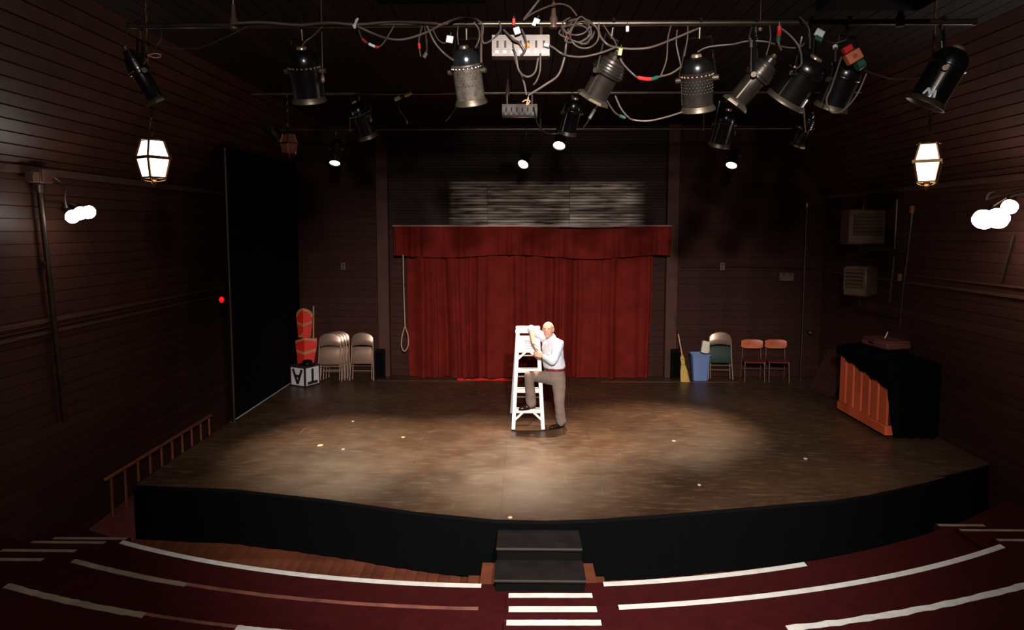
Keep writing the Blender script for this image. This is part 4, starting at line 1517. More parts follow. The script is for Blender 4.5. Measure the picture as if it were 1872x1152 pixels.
# ------------------------------------------------------------------ orange school chairs
def school_chair(label, loc, rz):
    t = thing('school_chair', label, 'chair', loc, 'orange school chairs', rz=rz)
    w = .19
    # seat
    rings = []
    for i in range(9):
        q = -1 + 2 * i / 8
        yy0 = -.20
        rings.append([V((q * (w + .02), yy0, .425 - .012 * (1 - q * q))), V((q * (w + .02), yy0 + .06, .428 - .014 * (1 - q * q))), V((q * (w + .01), .17, .42 - .012 * (1 - q * q))), V((q * (w + .01), .17, .408 - .012 * (1 - q * q))), V((q * (w + .02), yy0, .412 - .012 * (1 - q * q)))])
    G().loft(rings).build('seat', 'red_seat', t, world=False)
    # curved back board with rounded corners
    rings = []
    for i in range(15):
        q = -1 + 2 * i / 14
        hh = .10 * (1 - abs(q) ** 5 * .35)
        y = .21 - .03 * (q * q)
        rings.append([V((q * (w + .025), y, .735 - hh)), V((q * (w + .025), y - .012, .735)), V((q * (w + .025), y, .735 + hh * .85)), V((q * (w + .025), y + .012, .735 + hh * .85)), V((q * (w + .025), y + .004, .735)), V((q * (w + .025), y + .012, .735 - hh))])
    G().loft(rings).build('backrest', 'orange_wood', t, world=False)
    for s in (-1, 1):
        G().tube(smooth_path([V((s * (w + .01), .26, .008)), V((s * w, .19, .40)), V((s * (w - .005), .20, .60)), V((s * (w - .01), .205, .80))], 4), .011, 8).build('leg', 'leg_metal', t, world=False)
        G().tube(smooth_path([V((s * (w + .005), -.22, .008)), V((s * w, -.18, .38)), V((s * (w - .01), -.14, .405)), V((s * (w - .01), .16, .402))], 4), .011, 8).build('leg', 'leg_metal', t, world=False)
        G().tube([V((s * w, -.195, .2)), V((s * w, .22, .2))], .007, 6).build('stretcher', 'leg_metal', t, world=False)
    G().tube([V((-w, .22, .2)), V((w, .22, .2))], .007, 6).build('stretcher', 'leg_metal', t, world=False)
    return t


for px, lb in ((1377, 'orange-backed school chair beside the green folding chair'), (1421, 'orange-backed school chair nearest the corner pipe')):
    p = PD(px, 684, 13.92)
    school_chair(lb, (p.x, 13.95, .004), math.radians(-8))

# ------------------------------------------------------------------ blue bin, paper bag, broom
p = PD(1280, 683, 13.95)
bn = thing('waste_bin', 'blue plastic waste bin by the brown back wall', 'bin', (p.x, 14.0, .003))
g = G()
rings = []
for z, sx, sy in ((.0, .145, .11), (.52, .185, .14), (.52, .20, .155), (.56, .205, .16), (.56, .19, .145), (.50, .178, .133), (.02, .138, .103)):
    ring = []
    for k in range(24):
        an = 2 * math.pi * k / 24
        cs, sn = math.cos(an), math.sin(an)
        e = .25
        ring.append(V((p.x + sx * math.copysign(abs(cs) ** e, cs), 14.0 + sy * math.copysign(abs(sn) ** e, sn), .003 + z)))
    rings.append(ring)
G().loft(rings).build('body', 'blue', bn, angle=30)
for k in range(24):
    pass
c = PD(1290, 631, 14.0)
pb_ = thing('paper_bag', 'crumpled white paper bag sticking out of the blue bin', 'bag', (c.x, 14.0, .45))
g = G()
R = Matrix.Rotation(math.radians(8), 3, 'Y')
rings = []
random.seed(4)
for z in (-.16, -.06, .02, .07, .085):
    ring = []
    for k in range(12):
        an = 2 * math.pi * k / 12
        cs, sn = math.cos(an), math.sin(an)
        rr = 1 + random.uniform(-.06, .06)
        ring.append(c + R @ V((.08 * rr * math.copysign(abs(cs) ** .5, cs), .05 * rr * math.copysign(abs(sn) ** .5, sn), z + random.uniform(-.006, .006))))
    rings.append(ring)
g.loft(rings)
g.build('bag', 'paper', pb_, angle=20)
br = thing('broom', 'straw broom leaning upright against the back wall beside the column', 'broom', PZ(1252, 684, 0))
q0, q1, q2, q3 = PD(1253, 684, 13.82), PD(1247, 650, 13.92), PD(1240, 611, 14.05), PD(1231, 562, 14.25)
q0.z = .004
G().tube([q1, q2], .013, 8).build('handle', 'broom_stick', br)
G().tube([q2, q3], .013, 8).build('handle_grip', 'dark_stick', br)
dv = (q0 - q1)
rings = []
for tt, wx, wy in ((0, .025, .025), (.12, .05, .03), (.3, .04, .03), (.6, .075, .03), (1., .095, .035)):
    cc = q1 + dv * tt
    rings.append([cc + V((math.cos(2 * math.pi * k / 16) * wx, math.sin(2 * math.pi * k / 16) * wy, 0)) for k in range(16)])
G().loft(rings).build('bristles', 'straw', br)
for tt in (.14, .34):
    cc = q1 + dv * tt
    G().tube([cc + V((math.cos(2 * math.pi * k / 16) * .052, math.sin(2 * math.pi * k / 16) * .036, 0)) for k in range(16)], .005, 5, True).build('binding', 'belt', br)

# ------------------------------------------------------------------ letter block and red props
BS = .40
pa = PZ(558, 709, 0)
blk = thing('letter_block', 'white letter block with dark upside-down letters A and T', 'block', (pa.x - .12, pa.y + .32, .003), rz=0)
ang = math.radians(-28)
ctr = V((pa.x, pa.y, 0)) + Matrix.Rotation(ang, 3, 'Z') @ V((-BS / 2, BS / 2, 0)) + V((0, 0, BS / 2 + .003))
RB = Matrix.Rotation(ang, 3, 'Z')
G().box(ctr, (BS, BS, BS), RB).build('cube', 'block_white', blk, bevel=.004)


def face_pt(face, a, b, o=.004):
    # a, b in -0.5..0.5 on the face
    if face == 'front':
        return ctr + RB @ V((a * BS, -BS / 2 - o, b * BS))
    return ctr + RB @ V((BS / 2 + o, a * BS, b * BS))


for face, nrm in (('front', RB @ V((0, -1, 0))), ('side', RB @ V((1, 0, 0)))):
    nb = []
    for (a0, b0, a1, b1) in ((-.5, .47, .5, .47), (-.5, -.47, .5, -.47), (-.47, -.44, -.47, .44), (.47, -.44, .47, .44)):
        G().beam(face_pt(face, a0, b0, .002), face_pt(face, a1, b1, .002), .026, .008, nrm).build('border', 'block_dark', blk)
    g = G()
    if face == 'front':
        segs = [((-.30, .36), (.0, -.36)), ((.30, .36), (.0, -.36)), ((-.18, .02), (.18, .02))]
    else:
        segs = [((.0, .36), (.0, -.34)), ((-.33, -.33), (.33, -.33))]
    for a, b in segs:
        g.beam(face_pt(face, *a), face_pt(face, *b), .058, .006, nrm)
    g.build('letter', 'block_dark', blk)
G().box(ctr + V((0, 0, BS / 2 + .002)), (BS, BS, .006), RB).build('lid', 'block_dark', blk)
hc = ctr + V((.05, 0, BS / 2 + .006))
bk = thing('black_hat', 'black hat lying on top of the letter block', 'hat', hc)
G().lathe(hc, V((0, 0, 1)), [(0, .15), (.012, .15), (.02, .10), (.075, .095), (.09, .07), (.092, .01)], 22).build('crown', 'black', bk)
G().lathe(hc + V((0, 0, .018)), V((0, 0, 1)), [(0, .103), (.022, .102)], 22).build('band', 'fix_black', bk)
sk = PD(525, 672, 13.35)
G().tube([V((sk.x, 13.45, .45)), V((sk.x - .0, 13.45, PD(523, 658, 13.45).z + .02))], .012, 6)


def shield(pts_px, d, label, bands, z0=None):
    # two halves meeting at a slight ridge, red body with tan trim pieces proud of it
    cxp = sum(p[0] for p in pts_px) / len(pts_px)
    base = PD(cxp, max(p[1] for p in pts_px), d)
    t = thing('painted_prop', label, 'prop', base, 'red and tan props')

    def W(x, y, o=0.):
        q = PD(x, y, d)
        q.y += abs(q.x - PD(cxp, y, d).x) * .55 - o
        return q
    for s in (-1, 1):
        half = [p for p in pts_px if (p[0] - cxp) * s >= -.01]
        ys_ = sorted(half, key=lambda p: p[1])
        top, bot = ys_[0][1], ys_[-1][1]
        poly = [W(cxp, top)] + [W(x, y) for x, y in half] + [W(cxp, bot)]
        # order by going down the outer edge
        outer = sorted(half, key=lambda p: p[1])
        poly = [W(cxp, top)] + [W(x, y) for x, y in outer if abs(x - cxp) > .01] + [W(cxp, bot)]
        G().prism(poly, (0, .04, 0)).build('panel', 'prop_red', t, smooth=False)
    for b in bands:
        poly = [W(x, y, .012) for x, y in b]
        G().prism(poly, (0, .018, 0)).build('trim', 'prop_tan', t, smooth=False)
    return t


up_ = [(554, 564), (546, 566), (541, 571), (538.5, 579), (540.5, 594), (543, 618), (562, 566), (567, 571), (569.5, 579), (568, 594), (566, 618), (554, 618)]
shield(up_, 13.75, 'tall red prop with rounded tan-rimmed top, upper of the two',
       [[(538.3, 579), (541, 571), (546, 566), (554, 563.5), (554, 568), (548, 570.5), (543, 575), (541, 580)],
        [(569.8, 579), (567, 571), (562, 566), (554, 563.5), (554, 568), (560, 570.5), (565, 575), (567, 580)],
        [(541, 590), (554, 592.5), (554, 597.5), (541, 593.5)], [(568, 588), (554, 592.5), (554, 597.5), (568, 592)],
        [(542, 616), (548, 613), (554, 607), (554, 617)]])
lo_ = [(556, 618), (537, 624), (536.5, 632), (540, 652), (541, 668), (575.5, 620), (576, 632), (573, 652), (571, 668), (556, 668)]
shield(lo_, 13.6, 'wide red prop with pointed top and tan band, lower of the two',
       [[(536.5, 625), (556, 617.5), (556, 622), (537, 629)], [(576, 620.5), (556, 617.5), (556, 622), (576, 626)],
        [(538, 641), (556, 643.5), (556, 649), (539, 645)], [(575.5, 639), (556, 643.5), (556, 649), (574.5, 644)]])
t = thing('painted_box', 'dark crate standing behind the letter block under the red props', 'crate', (PD(556, 690, 13.75).x, 13.75, .003))
cxx = PD(556, 690, 13.75).x
G().bb((cxx - .15, 13.78, .003), (cxx + .15, 14.0, PD(556, 667, 13.62).z - .004)).build('case', 'black', t, bevel=.006)
G().bb((cxx - .16, 13.77, PD(556, 667, 13.62).z - .03), (cxx + .16, 14.01, PD(556, 667, 13.62).z - .003)).build('lid', 'black', t, bevel=.004)
a, b = PD(573, 692, 13.9), PD(573, 560, 14.25)
a.z = .004
G().tube([a, b], .016, 8).build('wooden_pole', 'rope', None, 'thin tan pole leaning on the wall between red prop and folding chairs', 'pole')

# ------------------------------------------------------------------ upright piano with its back to the stage
PXF = 5.40                     # back face
py0, py1 = 10.03, 11.58
ztop = 1.12
pn = thing('upright_piano', 'upright piano with orange wooden back posts under a black cloth', 'piano', (5.75, (py0 + py1) / 2, .003))
G().bb((PXF + .14, py0 + .02, .14), (6.05, py1 - .02, ztop - .02)).build('case', 'black', pn, bevel=.01)
G().bb((PXF + .045, py0 + .04, .16), (PXF + .138, py1 - .04, ztop - .04)).build('soundboard', 'piano_dark', pn)
G().bb((PXF - .02, py0, .05), (PXF + .13, py1, .19)).build('bottom_rail', 'piano_wood', pn, bevel=.006)
G().bb((PXF, py0, ztop - .14), (PXF + .13, py1, ztop - .03)).build('top_rail', 'piano_wood', pn, bevel=.006)
npst = 6
for k in range(npst):
    yy = py0 + .12 + (py1 - py0 - .24) * k / (npst - 1)
    G().bb((PXF, yy - .098, .192), (PXF + .04, yy + .098, ztop - .142)).build('back_post', 'piano_wood', pn, bevel=.006)
for yy in (py0 + .1, py1 - .1):
    G().bb((PXF + .05, yy - .05, .006), (6.0, yy + .05, .06)).build('foot', 'piano_dark', pn)
# cloth draped over the top, front and near end
g = G()
pv = thing('drape_cloth', 'black cloth draped over the piano top and end', 'cloth', (5.8, 10.8, .02))
rings = []
nn = 40
for i in range(nn + 1):
    yy = py0 - .06 + (py1 - py0 + .12) * i / nn
    dip = .34 - .24 * i / nn + .015 * math.sin(i * .7) + .008 * math.sin(i * 2.3)
    prof = [(PXF - .05, ztop - dip), (PXF - .035, ztop + .0), (PXF + .05, ztop + .03), (5.8, ztop + .05 + .03 * math.sin(i * .5)), (6.08, ztop + .03), (6.12, ztop - .4), (6.12 + .01 * math.sin(i), .3)]
    out = [V((x_, yy, z_)) for x_, z_ in prof]
    inn = [V((x_, yy, z_ - .012)) for x_, z_ in reversed([(PXF - .038, prof[0][1]), (PXF - .023, ztop - .0), (PXF + .055, ztop + .018)] + prof[3:5] + [(6.108, ztop - .4), (6.108, .3)])]
    rings.append(out + inn)
g.loft(rings)
g.build('top_cover', 'black_cloth', pv, angle=60)
rings = []
for i in range(31):
    t30 = i / 30
    w = .025 * math.sin(i * .9) + .012 * math.sin(i * 2.1)
    prof = [(py0 - .045, ztop + .02), (py0 - .06 + w * .5, .7), (py0 - .08 + w, .06)]
    xs_ = [PXF - .05 + .79 * t30, PXF - .03 + .77 * t30, PXF + .07 + .67 * t30]
    rings.append([V((q_, y_, z_)) for q_, (y_, z_) in zip(xs_, prof)] + [V((q_, y_ + .012, z_)) for q_, (y_, z_) in reversed(list(zip(xs_, prof)))])
g = G()
g.loft(rings)
g.build('end_cover', 'black_cloth', pv, angle=60)
# maroon case on the piano
cc = PD(1622, 655, 11.0)
cs = thing('maroon_case', 'flat maroon padded case lying on the draped piano', 'case', (5.85, 11.0, ztop + .1))
zc = ztop + .09
R = Matrix.Rotation(math.radians(10), 3, 'Z')
G().box((5.85, 11.0, zc + .06), (.42, .62, .10), R).build('body', 'cushion', cs, bevel=.02)
G().box((5.85, 11.0, zc + .125), (.40, .60, .03), R).build('lid', 'cushion', cs, bevel=.01)
G().tube([V((5.62, 10.95, zc + .06)), V((5.60, 10.95, zc + .09)), V((5.60, 11.05, zc + .09)), V((5.62, 11.05, zc + .06))], .008, 6).build('handle', 'black', cs)
G().tube([V((5.83, 11.0, zc + .145)), V((5.90, 11.05, zc + .24))], .01, 6).build('white_stick', 'paper', None, 'short white stick on the maroon case', 'stick')
# reddish board leaning behind the piano
lb1, lb2 = PZ(1497, 700, 0), PD(1505, 634, 13.3)
bd = thing('leaning_board', 'dark red framed board leaning in the shadow behind the piano', 'board', (5.9, 12.6, .003))
g = G()
A0, A1 = V((5.55, 13.05, .004)), V((5.75, 12.6, .004))
up1 = V((.42, .2, .78))
for (a, b) in ((A0, A0 + up1), (A1, A1 + up1)):
    G().beam(a, b, .07, .03, V((-.9, -.45, 0))).build('frame_stile', 'piano_dark', bd)
for f in (.04, .96):
    G().beam(A0 + up1 * f, A1 + up1 * f, .07, .03, V((-.9, -.45, 0))).build('frame_rail', 'piano_dark', bd)
nrm = (A1 - A0).cross(up1).normalized()
G().prism([A0 + nrm * .004, A1 + nrm * .004, A1 + up1 + nrm * .004, A0 + up1 + nrm * .004], nrm * .01).build('panel', 'piano_dark', bd, smooth=False)

# ------------------------------------------------------------------ white step ladder
lad = thing('step_ladder', 'white wooden step ladder beside the standing man', 'ladder', (.08, 10.7, .002))
fl0, fr0 = V((-.145, 10.37, .012)), V((.315, 10.38, .012))
LT = 1.52
flt, frt = V((-.075, 10.76, LT)), V((.235, 10.77, LT))


def on(a, b, t):
    return a + (b - a) * t


for s, (a, b) in enumerate(((fl0, flt), (fr0, frt))):
    G().beam(a, b, .06, .045, V((0, 1, 0))).build('front_rail', 'white_paint', lad, bevel=.004)
rl0, rr0 = V((-.195, 11.33, .012)), V((.30, 11.34, .012))
rlt, rrt = V((-.09, 10.86, LT - .02)), V((.24, 10.87, LT - .02))
for a, b in ((rl0, rlt), (rr0, rrt)):
    G().beam(a, b, .04, .03, V((0, 1, 0))).build('rear_rail', 'white_paint', lad, bevel=.004)
G().box(((flt.x + frt.x) / 2, 10.82, LT + .012), (.385, .2, .05)).build('top_cap', 'white_paint', lad, bevel=.006)
G().box(((flt.x + frt.x) / 2, 10.725, LT - .025), (.40, .016, .055)).build('cap_apron', 'white_paint', lad, bevel=.003)
for k in range(1, 5):
    t_ = k * .305 / LT
    a, b = on(fl0, flt, t_), on(fr0, frt, t_)
    ctr_ = (a + b) / 2
    G().box(ctr_ + V((0, -.0, .0)), (abs(b.x - a.x) - .03, .10, .026)).build('step', 'white_paint', lad, bevel=.004)
    G().box(ctr_ + V((0, -.045, -.022)), (abs(b.x - a.x) - .03, .02, .06)).build('step_front', 'white_paint', lad, bevel=.003)
    if k in (1, 4):
        for s, (q, rail0, railt) in ((1, (a, fl0, flt)), (-1, (b, fr0, frt))):
            p_ = q + V((s * .14, -.03, -.035))
            tt = t_ - .155 / LT
            r_ = on(rail0, railt, tt) + V((s * .012, -.03, 0))
            G().beam(p_, r_, .034, .02, V((0, 1, 0))).build('brace', 'white_paint', lad, bevel=.002)
for t_ in (.2, .45, .7):
    G().beam(on(rl0, rlt, t_), on(rr0, rrt, t_), .03, .02).build('rear_bar', 'white_paint', lad, bevel=.003)
for (a, b, c, d2) in ((fl0, flt, rl0, rlt), (fr0, frt, rr0, rrt)):
    G().beam(on(a, b, .42), on(c, d2, .42), .016, .004, V((1, 0, 0))).build('spreader', 'metal', lad)
# label panel below the cap
a, b = on(fl0, flt, .93), on(fr0, frt, .93)
pz0, pz1 = LT - .30, LT - .09
G().bb((on(fl0, flt, .87).x + .02, 10.71, pz0), (on(fr0, frt, .87).x - .02, 10.722, pz1)).build('label_panel', 'white_paint', lad)
for i in range(4):
    zz = pz0 + .03 + i * .022
    G().bb((.03, 10.706, zz), (.17 - .02 * (i % 2), 10.7095, zz + .011)).build('print_line', 'print', lad, smooth=False)
G().bb((.03, 10.706, pz0 + .118), (.16, 10.7095, pz0 + .13)).build('print_line', 'print_red', lad, smooth=False)

# paper scraps on the stage floor
random.seed(5)
for (px, py, s, lb) in ((585, 815, .05, 'largest pale paper scrap on the stage floor'), (627, 822, .03, 'small pale scrap right of the largest paper scrap'), (737, 800, .03, 'pale scrap on the floor left of the ladder'), (645, 771, .025, 'tiny pale scrap on the floor behind the largest scrap'), (1232, 807, .035, 'pale scrap on the floor right of the man'), (1278, 887, .025, 'tiny pale scrap near the front right edge of the stage'), (1472, 839, .03, 'pale scrap on the floor in front of the piano'), (933, 947, .03, 'pale scrap at the front edge above the steps')):
    p = PZ(px, py, 0)
    poly = [V((p.x + s * math.cos(k * 1.05) * random.uniform(.7, 1.1), p.y + s * math.sin(k * 1.05) * random.uniform(.7, 1.1), .0015)) for k in range(6)]
    G().prism(poly, (0, 0, .006)).build('paper_scrap', 'scrap', None, lb, 'paper scrap', 'scraps on the stage floor', smooth=False)


# ------------------------------------------------------------------ the man
def remesh(g, name, m, voxel, parent, smooth_it=4, fac=.5, disp=None, clampz=None, label=None):
    me = bpy.data.meshes.new(name + '_src')
    me.from_pydata([tuple(p) for p in g.v], [], g.f)
    bm = bmesh.new()
    bm.from_mesh(me)
    bmesh.ops.recalc_face_normals(bm, faces=bm.faces)
    bm.to_mesh(me)
    bm.free()
    o = bpy.data.objects.new(name + '_src', me)
    col.objects.link(o)
    md = o.modifiers.new('r', 'REMESH')
    md.mode = 'VOXEL'
    md.voxel_size = voxel
    if smooth_it:
        sm = o.modifiers.new('s', 'SMOOTH')
        sm.factor = fac
        sm.iterations = smooth_it
    if disp:
        tx = bpy.data.textures.new(name, 'CLOUDS')
        tx.noise_scale = disp[0]
        dm = o.modifiers.new('d', 'DISPLACE')
        dm.texture = tx
        dm.strength = disp[1]
        dm.mid_level = .5
    dg = bpy.context.evaluated_depsgraph_get()
    dg.update()
    res = bpy.data.meshes.new_from_object(o.evaluated_get(dg))
    res.name = name
    bpy.data.objects.remove(o)
    bpy.data.meshes.remove(me)
    off = root_loc(parent)
    for v in res.vertices:
        p = v.co.copy()
        if clampz is not None and p.z < clampz:
            p.z = clampz
        v.co = p - off
    res.materials.clear()
    res.materials.append(M[m])
    res.polygons.foreach_set('use_smooth', [True] * len(res.polygons))
    o = bpy.data.objects.new(name, res)
    col.objects.link(o)
    o.parent = parent
    return tag(o, label)


def limb(g, pts):
    # chain of (point, radius): tapered segments with round joints
    for (a, ra), (b, rb_) in zip(pts, pts[1:]):
        a, b = V(a), V(b)
        g.cyl(a, b, ra, rb_, 16)
    for p, r in pts:
        g.ball(p, r, n=16, m=10)
    return g


per = thing('person', 'bald man in pale shirt leaning on the white ladder, one foot up', 'person', (.45, 10.6, .002))
FW = V((-.74, -.67, 0)).normalized()      # torso facing
LT_ = V((-FW.y, FW.x, 0))                 # his left


def ering(c, a, b, n=24, tilt=V((0, 0, 0))):
    return [V(c) + LT_ * (a * math.cos(2 * math.pi * k / n)) + FW * (b * math.sin(2 * math.pi * k / n)) + V((0, 0, tilt.z * math.sin(2 * math.pi * k / n))) for k in range(n)]


pel = PD(1014, 690, 10.64)
wai = PD(1013, 671, 10.63)
bel = PD(1011, 656, 10.62)
che = PD(1010, 638, 10.63)
shc = PD(1009, 623, 10.64)
nek = PD(1007, 616, 10.63)
hea = PD(1002, 603, 10.56)
shL = PD(1023.5, 630, 10.54)
shR = PD(995, 619, 10.76)
elR = PD(971, 601, 10.70)
wrR = PD(975, 627, 10.52)
elL = PD(1011, 661, 10.38)
wrL = PD(993, 651, 10.38)
hipL = pel + LT_ * .09 + V((0, 0, -.02))
hipR = pel - LT_ * .085 + V((0, 0, -.02))
knL = PD(1022, 731, 10.52)
anL = PD(1025, 769, 10.56)
knR = PD(967, 687, 10.38)
step_z = .305 + .013
anR = V((PD(971, 738, 10.46).x, 10.46, step_z + .09))


def torso(g, k=1., top=True):
    rings = [ering(pel + V((0, 0, -.06)), .165 * k, .115 * k), ering(pel, .178 * k, .13 * k), ering(wai, .168 * k, .135 * k), ering(bel, .172 * k, .142 * k), ering(che, .180 * k, .128 * k), ering(on(che, shc, .6), .178 * k, .112 * k), ering(shc, .15 * k, .09 * k), ering(nek, .07 * k, .06 * k)]
    g.loft(rings)
    return g


# --- body (skin): torso core, neck, head, forearms, hands
gb = G()
torso(gb, .90)
limb(gb, [(shc, .055), (nek, .058), (on(nek, hea, .45), .056)])
limb(gb, [(shL, .055), (elL, .042), (on(elL, wrL, .35), .043), (wrL, .029)])
limb(gb, [(shR, .055), (elR, .042), (on(elR, wrR, .35), .043), (wrR, .029)])
limb(gb, [(hipL, .08), (knL, .055), (on(knL, anL, .3), .05), (anL, .036)])
limb(gb, [(hipR, .08), (knR, .055), (on(knR, anR, .3), .05), (anR, .036)])
limb(gb, [(anL, .036), (anL + V((-.06, -.03, -.045)), .03)])
limb(gb, [(anR, .036), (anR + V((-.06, -.03, -.045)), .03)])
# head: local axes
HF = V((-.26, -.95, .10)).normalized()
HU = V((-.04, -.02, 1))
HU = (HU - HF * HU.dot(HF)).normalized()
HR = HF.cross(HU)             # his left in the picture is +HR * -1
HM = Matrix((HR, HF, HU)).transposed()


def hp_(x, y, z):
    return hea + HM @ V((x, y, z))


gb.ball(hp_(0, -.012, .03), 1, (.083, .100, .094), 24, 16, HM)
gb.ball(hp_(0, .02, -.045), 1, (.067, .076, .078), 20, 14, HM)
gb.ball(hp_(0, .05, -.03), 1, (.062, .045, .055), 16, 12, HM)
gb.ball(hp_(0, .066, -.1), 1, (.03, .026, .024), 14, 10, HM)
gb.ball(hp_(0, .07, .035), 1, (.056, .022, .016), 14, 8, HM)
limb(gb, [(hp_(0, .088, .02), .010), (hp_(0, .106, -.012), .013), (hp_(0, .104, -.026), .017)])
for s in (-1, 1):
    gb.ball(hp_(s * .016, .094, -.028), .010)
    gb.ball(hp_(s * .084, -.008, -.005), 1, (.012, .022, .034), 12, 8, HM)
    gb.ball(hp_(s * .035, .062, -.022), 1, (.026, .025, .024), 12, 8, HM)
limb(gb, [(hp_(-.02, .085, -.058), .011), (hp_(.02, .085, -.058), .011)])
limb(gb, [(on(nek, hea, .2), .056), (hp_(0, -.02, -.05), .056)])


# hands: palm, four fingers, thumb
def hand(g, wrist, palm_dir, palm_norm, curl, thumb_side, size=1.):
    d = V(palm_dir).normalized()
    n = V(palm_norm)
    n = (n - d * n.dot(d)).normalized()
    s = d.cross(n) * thumb_side
    w = V(wrist)
    kn_ = []
    for i, (off, ln) in enumerate(((.030, .072), (.010, .080), (-.010, .075), (-.030, .060))):
        k0 = w + d * (.088 - .006 * abs(i - 1)) * size + s * off * size
        limb(g, [(w + d * .015 + s * off * .55, .017 * size), (k0, .0125 * size)])
        p = k0
        ang = curl * .5
        L_ = ln * size
        pts = [(k0, .0115 * size)]
        for seg, fr in enumerate((.45, .30, .25)):
            dd = d * math.cos(ang) + n * math.sin(ang)
            p = p + dd * L_ * fr
            pts.append((p, (.0102 - .001 * seg) * size))
            ang += curl
        limb(g, pts)
    t0 = w + d * .028 * size + s * .03 * size
    t1 = t0 + (d * .6 + s * .6 + n * .35).normalized() * .04 * size
    t2 = t1 + (d * .85 + s * .2 + n * .4).normalized() * .032 * size
    t3 = t2 + (d * .9 + n * .35).normalized() * .024 * size
    limb(g, [(w + d * .02, .017 * size), (t0, .015 * size), (t1, .012 * size), (t2, .011 * size), (t3, .009 * size)])


hand(gb, wrR, (wrR - elR) * 1 + V((.05, .0, 0)), V((.55, -.2, 0)), .35, 1)
hand(gb, wrL, V((-.84, .12, .22)), V((0, .75, -.2)), .3, -1)
remesh(gb, 'body', 'skin', .0065, per, 2, .35)

# --- face details
for s in (-1, 1):
    e = G().ball(hp_(s * .031, .0775, .008), .0125, (1, 1, .62), n=12, m=8).build('eye', 'eye', per)
    G().ball(hp_(s * .031, .0872, .008), .0050, n=10, m=6).build('iris', 'iris', e)
    limb(G(), [(hp_(s * .018, .088, .017), .0035), (hp_(s * .031, .089, .0195), .004), (hp_(s * .044, .080, .016), .003)]).build('eyelid', 'skin', per)
    limb(G(), [(hp_(s * .015, .093, .030), .004), (hp_(s * .032, .092, .036), .005), (hp_(s * .048, .08, .030), .0035)]).build('eyebrow', 'hair', per)
limb(G(), [(hp_(-.029, .083, -.051), .004), (hp_(-.013, .095, -.0615), .0055), (hp_(.013, .095, -.0615), .0055), (hp_(.029, .083, -.051), .004)]).build('mouth', 'lip', per)
limb(G(), [(hp_(-.02, .0915, -.0535), .0028), (hp_(0, .0985, -.0580), .0036), (hp_(.02, .0915, -.0535), .0028)]).build('teeth', 'teeth', per)
# short grey fringe round sides and back
rings = []
for i in range(25):
    an = math.radians(-22 + 224 * i / 24)      # from his one temple round the back to the other
    x_, y_ = math.cos(an + math.pi), -math.sin(an)
    prof = []
    for z, k in ((-.055, .96), (-.02, 1.04), (.02, 1.06), (.05, 1.02), (.06, .96)):
        prof.append((z, k))
    outer = [hp_(-x_ * .0835 * k * math.sqrt(max(.1, 1 - (z / .125) ** 2)), -.012 + y_ * .0985 * k * math.sqrt(max(.1, 1 - (z / .125) ** 2)), .018 + z) for z, k in prof]
    inner = [hp_(-x_ * .074 * math.sqrt(max(.1, 1 - (z / .125) ** 2)), -.012 + y_ * .088 * math.sqrt(max(.1, 1 - (z / .125) ** 2)), .018 + z) for z, k in reversed(prof)]
    rings.append(outer + inner)
G().loft(rings).build('hair', 'hair', per, angle=70)

# --- shirt
gs = G()
rings = [ering(wai + V((0, 0, -.015)), .176, .145), ering(wai + V((0, 0, .03)), .19, .160), ering(bel, .19, .160), ering(che, .192, .142), ering(on(che, shc, .6), .19, .125), ering(shc, .16, .10), ering(nek + V((0, 0, -.01)), .078, .07)]
gs.loft(rings)
limb(gs, [(on(shc, shL, .6), .078), (shL, .07), (on(shL, elL, .5), .066), (elL, .062), (on(elL, wrL, .55), .056), (on(elL, wrL, .82), .05)])
limb(gs, [(on(shc, shR, .6), .08), (shR, .078), (on(shR, elR, .5), .068), (elR + V((0, 0, .0)), .06), (on(elR, wrR, .12), .054)])
limb(gs, [(on(shc, nek, .5), .08), (nek, .068)])
remesh(gs, 'shirt', 'shirt', .010, per, 5, .5, (.12, .024))
# collar
cl_c = nek + V((0, 0, .012))
g = G()
rings = []
for k in range(25):
    an = 2 * math.pi * k / 24 * .94 + .19 + math.pi / 2
    dirv = LT_ * math.cos(an) + FW * math.sin(an)
    drop = .03 if abs(((an - math.pi / 2) % (2 * math.pi)) - 0) < .5 or abs(((an - math.pi / 2) % (2 * math.pi)) - 2 * math.pi) < .5 else 0
    rings.append([cl_c + dirv * .066 + V((0, 0, .018 - drop)), cl_c + dirv * .086 + V((0, 0, -.028 - drop * 1.4)), cl_c + dirv * .079 + V((0, 0, -.03 - drop * 1.4)), cl_c + dirv * .060 + V((0, 0, .014 - drop))])
g.loft(rings)
g.build('collar', 'shirt', per, angle=60)

# --- trousers
gt = G()
rings = [ering(pel + V((0, 0, -.10)), .165, .13), ering(pel + V((0, 0, -.03)), .188, .150), ering(pel + V((0, 0, .04)), .188, .150), ering(wai + V((0, 0, -.02)), .176, .146)]
gt.loft(rings)
limb(gt, [(hipL + V((0, 0, .0)), .115), (on(hipL, knL, .35), .108), (on(hipL, knL, .7), .09), (knL, .082), (on(knL, anL, .5), .078), (anL + V((0, 0, -.012)), .08)])
limb(gt, [(hipR + V((0, 0, .0)), .112), (on(hipR, knR, .35), .102), (on(hipR, knR, .75), .086), (knR, .078), (on(knR, anR, .35), .078), (on(knR, anR, .8), .078), (anR + V((0, 0, .005)), .078)])
remesh(gt, 'trousers', 'trouser', .010, per, 6, .5, (.16, .030))
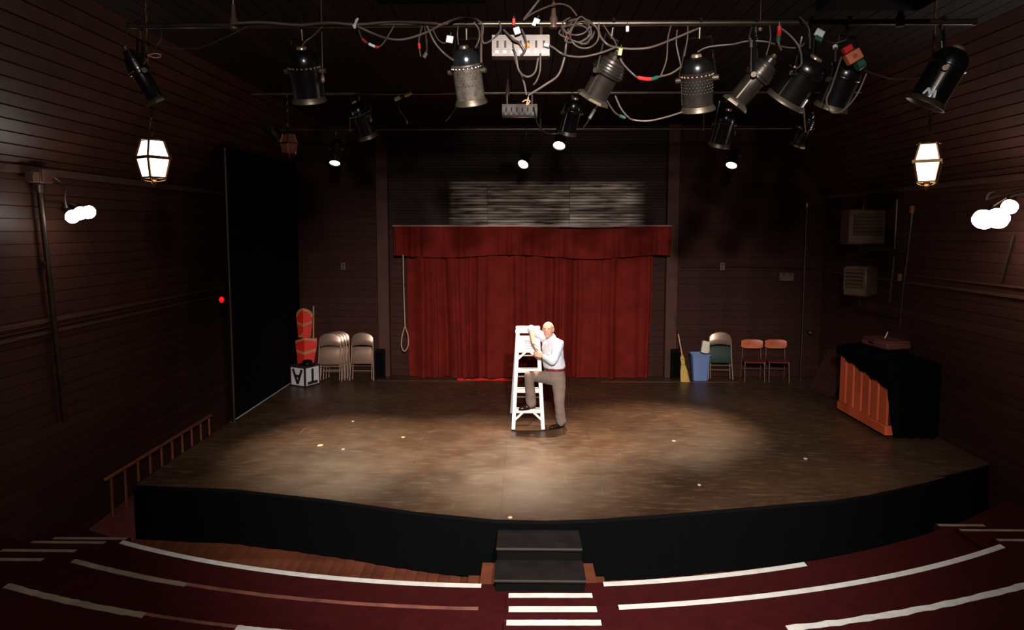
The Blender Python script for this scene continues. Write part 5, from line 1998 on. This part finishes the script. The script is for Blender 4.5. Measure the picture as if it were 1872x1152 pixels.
# belt
g = G()
rings = []
for k in range(33):
    an = 2 * math.pi * k / 32
    dirv = LT_ * (.181 * math.cos(an)) + FW * (.152 * math.sin(an))
    c_ = wai + V((0, 0, -.022))
    rings.append([c_ + dirv + V((0, 0, -.018)), c_ + dirv * 1.03 + V((0, 0, -.018)), c_ + dirv * 1.03 + V((0, 0, .018)), c_ + dirv + V((0, 0, .018))])
g.loft(rings, cap=False)
bt = g.build('belt', 'belt', per, angle=60)
G().box(wai + FW * .159 + V((0, 0, -.022)), (.045, .012, .036), Matrix((LT_, FW, V((0, 0, 1)))).transposed()).build('buckle', 'brass', bt)


# --- socks
for an_, dv_ in ((anL, V((-.05, -.028, -.04))), (anR, V((-.05, -.025, -.04)))):
    limb(G(), [(an_ + V((0, 0, .06)), .045), (an_, .044), (an_ + dv_, .036)]).build('sock', 'dark_stick', per)


# --- shoes
def shoe(an, fdir, zg):
    f = V((fdir[0], fdir[1], 0)).normalized()
    s = V((-f.y, f.x, 0))
    g = G()
    Rm = Matrix((s, f, V((0, 0, 1)))).transposed()
    base = V((an.x, an.y, zg))
    g.ball(base - f * .035 + V((0, 0, .038)), 1, (.038, .05, .042), 14, 10, Rm)
    g.ball(base + f * .05 + V((0, 0, .038)), 1, (.042, .075, .04), 14, 10, Rm)
    g.ball(base + f * .125 + V((0, 0, .026)), 1, (.046, .07, .03), 14, 10, Rm)
    g.ball(base + f * .01 + V((0, 0, .07)), 1, (.04, .055, .04), 14, 10, Rm)
    g.ball(base + f * .165 + V((0, 0, .022)), 1, (.038, .04, .024), 14, 10, Rm)
    o = remesh(g, 'shoe', 'shoe', .006, per, 3, .5, clampz=zg + .012)
    poly = []
    for k in range(20):
        a_ = 2 * math.pi * k / 20
        yy = .065 + .145 * math.cos(a_)
        ww = (.046 if yy > .05 else .037) * math.sin(a_)
        poly.append(base + f * yy + s * ww + V((0, 0, .002)))
    so = G().prism(poly, (0, 0, .014))
    me_ = so.build('sole', 'black', o)


shoe(V((anL.x, anL.y, 0)), (-.86, -.5), 0.0)
shoe(V((anR.x, anR.y - .01, 0)), (-.93, -.36), step_z)
